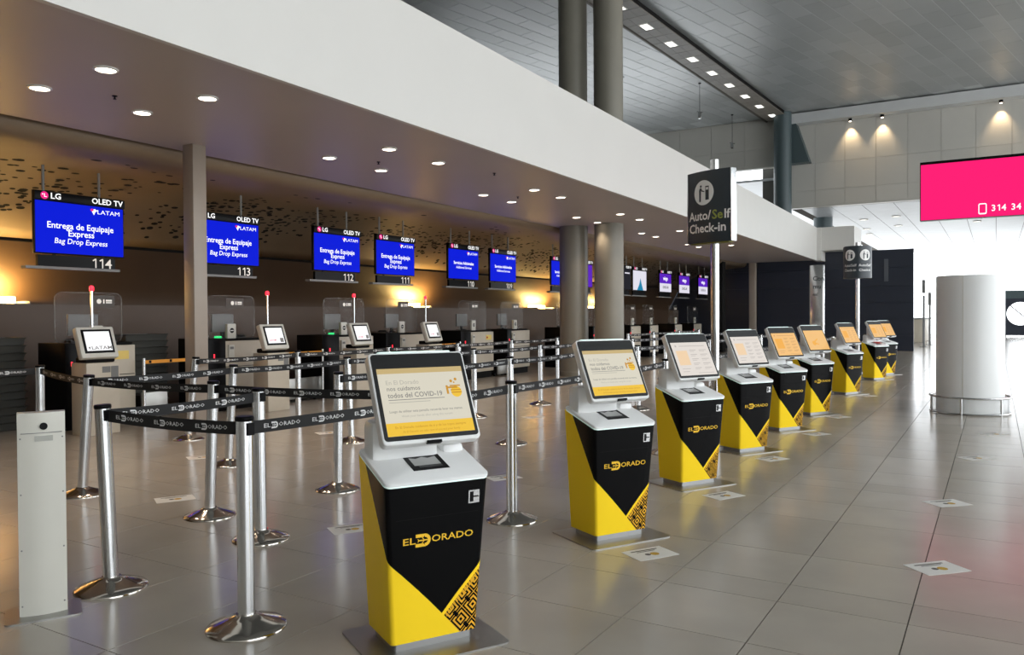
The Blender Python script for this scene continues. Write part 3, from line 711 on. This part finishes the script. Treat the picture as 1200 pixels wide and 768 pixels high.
# ------------------------------------------------------------------ self check-in kiosks
def kiosk_print():
    m = D.materials.new('kiosk_print'); m.use_nodes = True; nt = m.node_tree; bs = nt.nodes['Principled BSDF']
    bs.inputs['Roughness'].default_value = .22; bs.inputs['Specular IOR Level'].default_value = .07
    uv = nt.nodes.new('ShaderNodeUVMap'); uv.uv_map = 'wrap'; sx = nt.nodes.new('ShaderNodeSeparateXYZ'); nt.links.new(uv.outputs[0], sx.inputs[0])
    def op(o, a, b=None):
        n = nt.nodes.new('ShaderNodeMath'); n.operation = o
        for i, v in enumerate((a, b)):
            if v is None: continue
            if isinstance(v, (int, float)): n.inputs[i].default_value = v
            else: nt.links.new(v, n.inputs[i])
        return n.outputs[0]
    s, t = sx.outputs[0], sx.outputs[1]
    l1 = op('SUBTRACT', .52, op('MULTIPLY', s, .654)); l0 = op('SUBTRACT', .52, op('MULTIPLY', s, .578))
    left = op('GREATER_THAN', t, op('MAXIMUM', l1, op('MULTIPLY', l0, op('LESS_THAN', s, 0.))))
    r1 = op('ADD', .147, op('MULTIPLY', op('SUBTRACT', s, .57), .705)); right = op('GREATER_THAN', t, r1)
    black = op('MULTIPLY', left, right)
    pat = op('MULTIPLY', op('MULTIPLY', left, op('LESS_THAN', t, op('SUBTRACT', r1, .035))), 1.)
    x = op('MULTIPLY', s, .45); y = op('MULTIPLY', t, .72)
    cs = .085
    def fr(v): return op('ABSOLUTE', op('SUBTRACT', op('FRACT', op('ADD', op('DIVIDE', v, cs), 40.)), .5))
    a, b = op('MULTIPLY', op('ADD', x, y), .7071), op('MULTIPLY', op('SUBTRACT', x, y), .7071)
    # stagger every other diamond: a smaller spiral offset
    mx = op('MAXIMUM', fr(a), fr(b))
    ring = op('GREATER_THAN', op('FRACT', op('ADD', op('MULTIPLY', mx, 5.0), .1)), .5)
    sp = op('GREATER_THAN', fr(op('ADD', a, op('MULTIPLY', b, 0.))), .1)
    ring = op('MULTIPLY', ring, op('MAXIMUM', sp, op('LESS_THAN', mx, .3)))
    dots = op('MULTIPLY', op('GREATER_THAN', t, op('SUBTRACT', r1, .075)), op('GREATER_THAN', op('FRACT', op('MULTIPLY', op('ADD', s, t), 26.)), .5))
    ring = op('MAXIMUM', ring, dots)
    def mixc(f, c0, c1):
        n = nt.nodes.new('ShaderNodeMix'); n.data_type = 'RGBA'; nt.links.new(f, n.inputs[0])
        for i, c in ((6, c0), (7, c1)):
            if isinstance(c, tuple): n.inputs[i].default_value = (*c, 1)
            else: nt.links.new(c, n.inputs[i])
        return n.outputs[2]
    bk = rgb(10, 10, 11); ye = rgb(255, 216, 44)
    pc = mixc(ring, bk, rgb(226, 170, 52)); c = mixc(black, ye, bk); c = mixc(pat, c, pc)
    nt.links.new(c, bs.inputs['Base Color'])
    return m
M_kprint = kiosk_print()
def kiosk_body():
    """body with rounded corners, wider and deeper at the sloping top; wrap UV: 0..1 over the front, negative left, above 1 right"""
    nz = 10; b = MB(); uvs = []
    def ring(t):
        hw = .21+.04*t; yf = -(.165+.05*t); yb_ = .13+.01*t; r = .022; pts = []
        def arc(cx, cy, a0, u0_, u1_):
            for i in range(5):
                a = math.radians(a0+90*i/4); pts.append((cx+r*math.cos(a), cy+r*math.sin(a), u0_+(u1_-u0_)*i/4))
        pts.append((-hw, yb_, -1.))
        for i in range(1, 4): pts.append((-hw, yb_+(yf+r-yb_)*i/4, -1+.97*i/4))
        arc(-hw+r, yf+r, 180, -.03, .045)
        for i in range(1, 4): pts.append((-hw+r+(2*hw-2*r)*i/4, yf, .045+.91*i/4))
        arc(hw-r, yf+r, 270, .955, 1.03)
        for i in range(1, 4): pts.append((hw, yf+r+(yb_-yf-r)*i/4, 1.03+.97*i/4))
        pts.append((hw, yb_, 2.)); return pts
    R = []
    for k in range(nz+1):
        t = k/nz; rg = ring(t); row = []
        for x, y, u in rg:
            top = .755+.10*(y+.215)/.355; row.append((x, y, .045+(top-.045)*t, u, t))
        R.append(row)
    n = len(R[0]); vs = [p[:3] for r in R for p in r]; fs = []
    for k in range(nz):
        for i in range(n-1): fs.append((k*n+i, k*n+i+1, (k+1)*n+i+1, (k+1)*n+i))
    back = [(k*n+n-1, k*n, (k+1)*n, (k+1)*n+n-1) for k in range(nz)]
    fs += back; fs += [tuple(range(n-1, -1, -1)), tuple(nz*n+i for i in range(n))]
    b.add(vs, fs); me = b.mesh('body', M_kprint)
    ul = me.uv_layers.new(name='wrap'); flat = [(p[3], p[4]) for r in R for p in r]
    for lp in me.loops: ul.data[lp.index].uv = flat[lp.vertex_index]
    return me, R
KB, KR = kiosk_body()
def kfront(s, z, off):
    """point on the front face: s metres from centre, height z, off outwards"""
    t = (z-.045)/(.755-.045); y = -(.165+.05*t)-off; return (s, y, z)
KLAB = ['nearest black and yellow self check-in kiosk', 'second nearest black and yellow self check-in kiosk', 'third nearest black and yellow self check-in kiosk', 'fourth nearest black and yellow self check-in kiosk', 'fifth nearest black and yellow self check-in kiosk, amber screen', 'sixth nearest black and yellow self check-in kiosk, amber screen', 'black and yellow self check-in kiosk just right of the slim white stand', 'farthest clearly visible black and yellow kiosk with red cards on top', 'black and yellow kiosk almost hidden behind the farthest visible one']
ST = Matrix.Translation((-.008, -.178, .955)) @ Matrix.Rotation(math.radians(-27.5), 4, 'X')   # screen frame: x across, z up the glass, -y outwards
def sfn(off): return lambda x, y: tuple(ST @ Vector((x*1.06, -off, .177+(y-.177)*1.07)))
def make_kiosk():
    t = thing('self_checkin_kiosk', KLAB[0], 'kiosk', (0, 0, 0), 0, 'self check-in kiosks')
    MB().prism(rrect(-.32, .32, -.30, .22, .03, 4), .007).build('base_plate', M_plate, t)
    MB().prism(rrect(-.19, .19, -.145, .11, .012, 3), .04, Matrix.Translation((0, 0, .006))).build('plinth', mat('plinth_steel', rgb(150, 150, 150), .38, metal=.85), t)
    bd = link('body', KB, t)
    q = MB(); LZ = .505
    letters(bd, mat('logo_gold', rgb(244, 196, 44), .4), [(shift(text('EL', .043, .008, 1.5, 'RIGHT'), -.105, LZ), lambda x, y: kfront(x, y, .0016)), (shift(text('ORADO', .043, .008, 1.33, 'LEFT'), -.03, LZ), lambda x, y: kfront(x, y, .0016)), (shift(dlogo(.058), -.062, LZ), lambda x, y: kfront(x, y, .0018))])
    q = MB().mapped(rect(.15, .205, .645, .705), lambda x, y: kfront(x, y, .003)).build('reader_plate', M_steel, bd, smooth=False)
    w_ = MB(); w_.mapped(rect(.157, .174, .652, .698), lambda x, y: kfront(x, y, .0045)); w_.mapped(rect(.174, .2, .672, .678), lambda x, y: kfront(x, y, .0045)); w_.build('reader_slot', M_black, q, smooth=False)
    MB().mapped(rect(-.2, .2, .605, .607), lambda x, y: kfront(x, y, .0015)).build('door_gap', M_blackm, bd, smooth=False)
    # sloping white top, light rim
    def tz(y): return .755+.10*(y+.215)/.355
    o0 = rrect(-.252, .252, -.22, .142, .03, 4)
    MB().loft([[(x, y, tz(y)+.0) for x, y in o0], [(x, y, tz(y)+.008) for x, y in o0]]).build('light_rim', M_mint, t)
    o1 = rrect(-.255, .255, -.224, .145, .032, 4); o2 = rrect(-.25, .25, -.219, .14, .03, 4)
    top = MB().loft([[(x, y, tz(y)+.008) for x, y in o1], [(x, y, tz(y)+.02) for x, y in o1], [(x, y, tz(y)+.025) for x, y in o2]]).build('console_top', M_white, t)
    fn = lambda off: (lambda x, y: (x, y, tz(y)+.025+off))
    MB().mapped(rect(-.085, .095, -.135, .01), fn(.001)).build('printer_tray', M_black, top, smooth=False)
    q = MB(); q.mapped(poly2((-.062, -.09), (.07, -.09), (.07, -.01), (.03, -.022), (.005, -.008), (-.03, -.022), (-.062, -.01)), fn(.0022)); q.build('receipt_flap', mat('flap_grey', rgb(170, 170, 168), .3), top, smooth=False)
    MB().mapped(rect(-.045, .07, -.112, -.09), fn(.0022)).build('outlet_slot', mat('slot_dark', rgb(50, 50, 52), .4), top, smooth=False)
    MB().bbox(.13, .24, .02, .12, .83, .885, .02).build('card_holder', M_white, top)
    # neck and screen head
    MB().bbox(-.235, .10, .0, .13, .82, 1.02, .03).build('neck', M_white, t)
    MB().bbox(-.14, .12, .02, .10, 1.0, 1.2, .02, None).build('neck', M_white, t)
    pl = rrect(-.238, .238, -.02, .425, .022, 4)
    Tz = ST @ Matrix.Rotation(PI/2, 4, 'X')       # prism z -> -y(out) after rotation
    def ringz(p, yy, dx=0): return [tuple(ST @ Vector((x, yy, z))) for x, z in p]
    pin = rrect(-.2, .2, .02, .39, .03, 4)
    h = MB().loft([ringz(pin, .075), ringz(pl, .05), ringz(pl, .004), ringz(rrect(-.234, .234, -.016, .421, .02, 4), 0)][::-1]).build('screen_head', M_white, t)
    g_ = MB().loft([ringz(rrect(-.229, .229, -.003, .416, .016, 4), .0), ringz(rrect(-.229, .229, -.003, .416, .016, 4), -.003)]).build('front_glass', M_glass, h)
    MB().loft([[tuple(ST @ Vector((x, y, .418))) for x, y in rrect(-.19, .19, .012, .07, .012, 3)], [tuple(ST @ Vector((x, y, .437))) for x, y in rrect(-.185, .185, .014, .066, .012, 3)]]).build('status_light', mat('status_light', rgb(235, 245, 242), .35, emit=(.62, 1., .9), es=.5), h)
    MB().box(-.035, .035, -.012, .01, -.026, -.014, ST).build('barcode_reader', M_black, h, smooth=False)
    return t, h
def screen_covid(h):
    f1, f2, f3 = sfn(.0045), sfn(.0055), sfn(.0065)
    s = MB().mapped(rect(-.2, .2, .028, .325), f1).build('screen', S_cream, h, smooth=False)
    MB().mapped(rect(-.2, .2, .308, .332), f2).build('screen_header', S_bevel, s, smooth=False)
    MB().mapped(rect(-.2, .2, .028, .085), f2).build('screen_footer', S_gold, s, smooth=False)
    L = -.17
    letters(s, S_grey, [(shift(text('nos cuidamos', .028, .008, 1., 'LEFT'), L, .238), f2), (shift(text('todos del COVID-19', .0315, .012, .94, 'LEFT'), L, .207), f2), (rect(L, .09, .186, .189), f2), (shift(text('Luego de utilizar esta pantalla recuerda lavar tus manos.', .0155, .004, .97, 'CENTER'), -.005, .135), f2)])
    letters(s, S_greyl, [(shift(text('En El Dorado', .028, 0, 1., 'LEFT'), L, .266), f2), (shift(text('Wash your hands after using this screen.', .0145, 0, 1., 'CENTER'), -.005, .113), f2), (rect(L, .02, .174, .177), f2)])
    letters(s, S_goldd, [(shift(text('En El Dorado cuidamos de ti y de los tuyos siempre', .0155, .003, 1., 'CENTER'), 0, .064), f3), (shift(text('At El Dorado we take care of you and your family', .013, 0, 1., 'CENTER'), 0, .044), f3)])
    q = MB(); q.mapped(disc(.152, .212, .026, 18), f2); q.build('hand_disc', S_gold, s, smooth=False)
    q = MB()
    for cx, cy, w_, hh in ((.135, .232, .05, .008), (.15, .24, .05, .006), (.15, .22, .05, .005), (.152, .208, .05, .005), (.11, .222, .01, .04)): q.mapped(rect(cx-w_/2, cx+w_/2, cy-hh/2, cy+hh/2), f3)
    q.mapped(disc(.135, .262, .007, 8), f3); q.mapped(disc(.158, .27, .007, 8), f3); q.mapped(disc(.148, .255, .004, 8), f3); q.build('hand_icon', S_goldd, s, smooth=False)
def screen_form(h, base, block, line):
    f1, f2, f3 = sfn(.0045), sfn(.0055), sfn(.0065)
    s = MB().mapped(rect(-.2, .2, .028, .325), f1).build('screen', base, h, smooth=False)
    MB().mapped(rect(-.17, -.05, .12, .25), f2).build('picture_block', block, s, smooth=False)
    q = MB(); q.mapped(rect(-.12, .16, .288, .294), f2)
    for i in range(5):
        z = .25-i*.04
        q.mapped(rect(-.02, .05, z, z+.006), f2); q.mapped(rect(-.02, .03, z-.012, z-.008), f2); q.mapped(rect(.085, .165, z, z+.006), f2); q.mapped(rect(.085, .14, z-.012, z-.008), f2)
    q.mapped(rect(-.16, -.07, .085, .09), f2); q.mapped(rect(-.16, -.09, .06, .065), f2); q.mapped(rect(.0, .17, .045, .049), f2); q.mapped(disc(-.155, .292, .01, 10), f2)
    q.build('form_lines', line, s, smooth=False)
def screen_amber(h):
    s = MB().mapped(rect(-.2, .2, .028, .325), sfn(.0045)).build('screen', S_orange, h, smooth=False)
    q = MB(); f2 = sfn(.0055); q.mapped(disc(-.07, .13, .035, 16), f2); q.mapped(poly2((-.05, .14), (.03, .19), (.02, .2), (-.06, .16)), f2); q.mapped(poly2((-.06, .12), (.02, .1), (.02, .115), (-.05, .14)), f2); q.build('bird_mark', S_orange2, s, smooth=False)
proto, ph = make_kiosk()
KP = [(-2.315, 2.977, 'c'), (-2.286, 5.02, 'c'), (-2.367, 6.925, 'f'), (-2.402, 8.897, 'f'), (-2.398, 10.745, 'o'), (-2.372, 12.6, 'a'), (-2.417, 16.07, 'o'), (-2.385, 19.9, 'o'), (-2.36, 21.6, 'o')]
RZ = math.radians(60.5)
roots = [proto] + [copy_tree(proto) for _ in KP[1:]]
for i, (r, (x, y, k)) in enumerate(zip(roots, KP)):
    r.location = (x, y, 0); r.rotation_euler = (0, 0, RZ + [0, 0, .01, 0, -.02, 0, .03, 0, .02][i]); r['label'] = KLAB[i]
    h = [c for c in r.children if c.name.split('.')[0] == 'screen_head'][0]
    {'c': screen_covid, 'f': lambda q: screen_form(q, S_formw, S_peach, S_linel), 'o': lambda q: screen_form(q, S_orange, S_orange2, S_lined), 'a': screen_amber}[k](h)
tag(MB().box(-.1, .1, -.05, .05, 0, .006).build('red_card', mat('card_red', rgb(200, 60, 60), .5), loc=(-2.30, 19.87, .84)), 'red card lying on the farthest clearly visible kiosk', 'card')
D.objects['red_card'].rotation_euler = (.27, 0, RZ)

# ------------------------------------------------------------------ Auto/Self check-in signs on poles
M_signd = mat('sign_navy', rgb(40, 49, 56), .4); M_signw = mat('sign_white', rgb(240, 240, 238), .4); M_signg = mat('sign_green', rgb(150, 160, 70), .5)
def icon(R, cx, cz, fn, fn2, parent):
    d_ = MB().mapped(sdisc(cx, cz, R), fn).build('icon_disc', M_signw, parent, smooth=False)
    q = MB(); s = R
    q.mapped(disc(cx-.25*s, cz+.52*s, .1*s, 12), fn2)
    q.mapped(poly2((cx-.36*s, cz+.38*s), (cx-.2*s, cz+.38*s), (cx-.12*s, cz+.2*s), (cx+.12*s, cz+.1*s), (cx+.12*s, cz+.04*s), (cx-.16*s, cz+.1*s), (cx-.22*s, cz+.2*s), (cx-.25*s, cz-.72*s), (cx-.42*s, cz-.72*s), (cx-.44*s, cz+.2*s)), fn2)
    q.mapped(rect(cx+.22*s, cx+.56*s, cz-.6*s, cz+.2*s), fn2); q.mapped(rect(cx+.22*s, cx+.56*s, cz+.4*s, cz+.5*s), fn2); q.mapped(rect(cx+.22*s, cx+.27*s, cz+.2*s, cz+.4*s), fn2); q.mapped(rect(cx+.51*s, cx+.56*s, cz+.2*s, cz+.4*s), fn2)
    q.build('pictogram', M_signd, d_, smooth=False)
t = thing('pole_sign', 'dark Auto/Self Check-in sign on a steel pole behind the kiosks', 'sign', (-2.895, 9.5, 0), math.radians(-21), 'pole signs')
MB().lathe([(.16, 0), (.16, .012), (.05, .02), (.05, 3.36)], 28).build('pole', M_steel, t)
hw, bul, th = .315, .05, .05
front = [(-hw+2*hw*i/14, -th-bul*math.sin(PI*i/14)) for i in range(15)]; rear = [(-x, -y) for x, y in front]
pb = MB().prism(front+rear, .86, Matrix.Translation((0, 0, 2.37))).build('panel', M_signd, t, ang=20)
for sx_ in (-1, 1): MB().bbox(min(sx_*hw, sx_*(hw+.014)), max(sx_*hw, sx_*(hw+.014)), -th, th, 2.37, 3.23, .004).build('edge_trim', M_alu, t)
MB().prism([(x*.9, y*.8) for x, y in front+rear], .012, Matrix.Translation((0, 0, 2.358))).build('underside', mat('sign_olive', rgb(120, 116, 30), .5), t)
def cf(off): return lambda x, y: (x, -th-bul*math.sin(PI*(x+hw)/(2*hw))-off, y)
icon(.15, -.04, 2.97, cf(.002), cf(.004), pb)
sz = .152
w1 = shift(text('Auto/', sz, .02, 1., 'LEFT'), -.285, 2.69); w2 = shift(text('Se', sz, .02, 1., 'LEFT'), width(w1)+.012, 2.69); w3 = shift(text('lf', sz, .02, 1., 'LEFT'), width(w2)+.012, 2.69)
letters(pb, M_signw, [(w1, cf(.002)), (w3, cf(.002)), (shift(text('Check-in', sz, .02, 1., 'LEFT'), -.285, 2.54), cf(.002))])
letters(pb, M_signg, [(w2, cf(.002))])
for c_ in t.children:
    if not c_.name.startswith('pole'): c_.location.x -= .05
t = thing('pole_sign', 'far rounded Auto/Self Check-in drum sign in front of the navy wall', 'sign', (-3.02, 22.0, 0), math.radians(10), 'pole signs')
MB().lathe([(.16, 0), (.16, .012), (.05, .02), (.05, 3.32)], 24).build('pole', M_steel, t)
RD = .335
pd = MB().lathe([(RD, 2.4), (RD, 3.2)], 40).build('drum', M_signd, t)
for a0 in (-.62, .55):
    def df(off, a0=a0): return lambda x, y: ((RD+off)*math.sin(a0+x/RD), -(RD+off)*math.cos(a0+x/RD), y)
    icon(.14, 0, 2.98, df(.002), df(.004), pd)
    letters(pd, M_signw, [(shift(text('Auto/Self', .09, .01), 0, 2.72), df(.003)), (shift(text('Check-in', .09, .01), 0, 2.6), df(.003))])
for z in (3.2, ): MB().cyl(RD-.02, 3.2, 3.215, 30).build('lid', M_signd, t)
# grey information monolith
t = thing('monolith_sign', 'tall grey monolith sign with dark lettering near the navy wall', 'sign', (-3.95, 21.5, 0), math.radians(0))
MB().bbox(-.12, .21, -.12, .12, 0, 2.75, .012).build('body', M_alu, t); MB().box(-.12, -.1, -.125, .12, 0, 2.75).build('dark_edge', M_greyp, t, smooth=False)
sf = lambda x, y: (x, -.1225, y)
for bd, z, sz in (('Con', 2.4, .16), ('mu', 2.2, .16), ('nal', 2.0, .11)): letters(t, M_signd, [(shift(text(bd, sz, .01, 1., 'LEFT'), -.04, z), sf)])

# ------------------------------------------------------------------ big white round housing with rail
t = thing('round_housing', 'large white round ventilation housing standing on the floor', 'housing', (-.335, 13.92, 0))
MB().lathe([(.455, .02), (.455, 2.05), (.448, 2.065), (.43, 2.065), (.43, 1.9)], 64).build('drum', M_white, t)
MB().lathe([(.44, 0), (.44, .05)], 48).build('foot_ring', M_greyp, t)
for a in (-100, 40): MB().box(.4545, .458, -.004, .004, .03, 2.04, Matrix.Rotation(math.radians(a), 4, 'Z')).build('seam', M_offwhite, t, smooth=False)
t2 = thing('guard_rail', 'low round steel guard rail around the white housing', 'rail', (-.335, 13.92, 0))
RR = .535
b = MB(); n = 48
for i in range(n):
    a0, a1 = 2*PI*i/n, 2*PI*(i+1)/n; b.rod((RR*math.cos(a0), RR*math.sin(a0), .25), (RR*math.cos(a1), RR*math.sin(a1), .25), .016, 8)
b.build('top_rail', M_steel, t2)
b = MB()
for i in range(n):
    a0, a1 = 2*PI*i/n, 2*PI*(i+1)/n; b.rod((RR*math.cos(a0), RR*math.sin(a0), .015), (RR*math.cos(a1), RR*math.sin(a1), .015), .012, 6)
b.build('bottom_rail', M_steel, t2)
for i in range(6): a = 2*PI*i/6-1.75; MB().cyl(.015, 0, .25, 10).build('post', M_steel, t2, loc=(RR*math.cos(a), RR*math.sin(a), 0))
b = MB(); n = 48
pf = [(RR-.004, .03), (RR+.004, .03), (RR+.004, .24), (RR-.004, .24), (RR-.004, .03)]
b.lathe([(RR-.003, .03), (RR-.003, .24)], 48); b.f = b.f[:-2]; b.m = b.m[:-2]; b.build('clear_panel', mat('rail_panel', (.9, .92, .92), .1, alpha=.35), t2)

# ------------------------------------------------------------------ pink LED display
YS = 22.0
t = thing('led_display', 'bright pink hanging advertising display with phone number', 'display', (0, YS, 0))
MB().box(-1.60, 3.6, 0, .25, 3.77, 5.20).build('cabinet', M_black, t, smooth=False)
s = MB().box(-1.58, 3.58, -.02, 0, 3.78, 5.13).build('screen', M_pink, t, smooth=False)
q = MB(); pf_ = lambda x, y: (x, -.024, y)
q.mapped(shift(number('314 34', .205, .012, .95), -.09, 3.975), pf_); q.build('lettering', M_tvtext, s, smooth=False)
q = MB(); o0 = rrect(-.36, -.19, 3.84, 4.10, .035, 4); o1 = rrect(-.34, -.21, 3.87, 4.075, .02, 4)
q.add([(x, -.024, z) for x, z in o0]+[(x, -.024, z) for x, z in o1], [(i, (i+1) % 20, 20+(i+1) % 20, 20+i) for i in range(20)]); q.build('phone_icon', M_tvtext, s, smooth=False)
for xx in (1.0, 3.2): MB().cyl(.02, 5.2, HZ, 8).build('hanger_rod', M_black, t, loc=(xx, .12, 0))

# ------------------------------------------------------------------ hanging pendants in the hall
for i, (x, y, z) in enumerate([(-9.35, 21.6, 8.45), (-9.31, 28.75, 8.95), (-9.6, 34.0, 8.8)]):
    t = thing('ceiling_pendant', 'thin hanging ceiling sensor on a rod, %s from the left' % ORD[i], 'sensor', (x, y, HZ), 0, 'hanging sensors')
    MB().cyl(.05, -.03, 0, 12).build('rose', M_black, t); MB().cyl(.008, z-HZ, -.02, 6).build('rod', M_black, t)
    MB().bbox(-.05, .05, -.05, .05, z-HZ-.25, z-HZ, .01).build('sensor', M_alu, t); MB().rod((-.1, 0, z-HZ+.02), (.12, 0, z-HZ-.04), .015, 6).build('arm', M_alu, t)

# ------------------------------------------------------------------ floor stickers
stk = [(-1.856, 4.724), (-.293, 5.296), (-1.927, 6.55), (-1.981, 8.467), (-.325, 7.152), (-.175, 9.53), (-.015, 11.53), (-1.911, 10.485), (-1.95, 12.377), (-5.816, 4.192), (-5.856, 10.261), (-3.897, 4.224), (-3.904, 6.275), (-7.3, 5.6), (-7.4, 7.6), (-5.85, 8.2), (-2.0, 15.8)]
sl = ['in front of the second nearest kiosk', 'nearest one out in the open hall', 'in front of the third nearest kiosk', 'in front of the fourth nearest kiosk', 'second one out in the open hall', 'third one out in the open hall', 'right of the white round housing', 'in front of the fifth nearest kiosk', 'in front of the sixth nearest kiosk', 'between the stanchions at left', 'in the lane right of the nearest kiosk screen, far one', 'left of the nearest kiosk body', 'in the lane behind the second nearest kiosk', 'in the lane below the leftmost blue screen', 'in the lane below the second blue screen', 'in the lane below the third blue screen', 'in front of the kiosk beside the slim white stand']
for i, ((x, y), l) in enumerate(zip(stk, sl)):
    t = thing('floor_sticker', 'white floor sticker ' + l, 'sticker', (x, y, 0), math.radians(60.5 if x < -1.5 else 45)+random.uniform(-.05, .05), 'floor stickers')
    MB().prism(rrect(-.15, .15, -.105, .105, .004, 1), .0012, Matrix.Translation((0, 0, .0004))).build('sheet', M_paper, t, smooth=False)
    q = MB(); fn = lambda x, y: (x, y, .0022)
    q.mapped(rect(-.1, .1, .06, .075), fn); q.mapped(rect(-.07, .07, .04, .05), fn); q.mapped(disc(-.028, -.015, .02, 10), fn); q.build('print', M_ink, t, smooth=False)
    q = MB(); q.mapped(disc(.02, -.02, .03, 12), fn); q.build('print_mark', M_inky, t, smooth=False)

# ------------------------------------------------------------------ far end things
t = thing('round_sign_panel', 'distant navy panel with a bright round opening crossed by a bar', 'panel', (1.3, 58.8, 0))
n = 32; inn = [(.72*math.cos(2*PI*i/n), 1.45+.72*math.sin(2*PI*i/n)) for i in range(n)]
def sq(i):
    a = 2*PI*i/n; c, d = math.cos(a), math.sin(a); k = 1/max(abs(c), abs(d)); return (.95*c*k, 1.45+.95*d*k)
out = [sq(i) for i in range(n)]
b = MB(); b.add([(x, y, z) for y in (0, .15) for ring in (out, inn) for x, z in ring], [f for i in range(n) for f in ((i, (i+1) % n, n+(i+1) % n, n+i), (2*n+i, 3*n+i, 3*n+(i+1) % n, 2*n+(i+1) % n), (n+i, n+(i+1) % n, 3*n+(i+1) % n, 3*n+i), (i, 2*n+i, 2*n+(i+1) % n, (i+1) % n))])
b.box(-.95, .95, 0, .15, .1, .5); b.box(.95, 3.0, 0, .15, .1, 2.4); b.build('panel', M_navy, t, smooth=False)
MB().box(-.95, 3., -.01, .16, 2.4, 2.9).build('header', M_teal, t, smooth=False)
MB().rod((-.52, .07, 1.95), (.52, .07, .95), .035, 8).build('bar', M_signd, t)
for xx in (-.8, 2.8): MB().box(xx-.05, xx+.05, 0, .15, 0, .1).build('foot', M_blackm, t, smooth=False)
t = thing('far_counter', 'distant pale counter beside the end of the navy wall', 'counter', (-3.3, 46.0, 0))
MB().bbox(-.5, .1, 0, 6.0, 0, 1.2, .03).build('body', M_beige, t); MB().bbox(-.6, .2, -.1, 6.1, 1.2, 1.26, .01).build('top', M_greyp, t)
for i, y in enumerate((40.0, 43.0, 50.0)):
    t = thing('display_post', 'slim dark display post beyond the navy wall, %s from the wall' % ORD[i], 'post', (-2.75+.05*i, y, 0), 0, 'far display posts')
    MB().cyl(.05, 0, 2.3, 12).build('post', M_greyp, t); MB().bbox(-.06, .06, -.22, .22, 1.9+.5*(i == 0), 2.5+.5*(i == 0), .02).build('head', M_greyp, t); MB().cyl(.18, 0, .02, 18).build('foot', M_greyp, t)
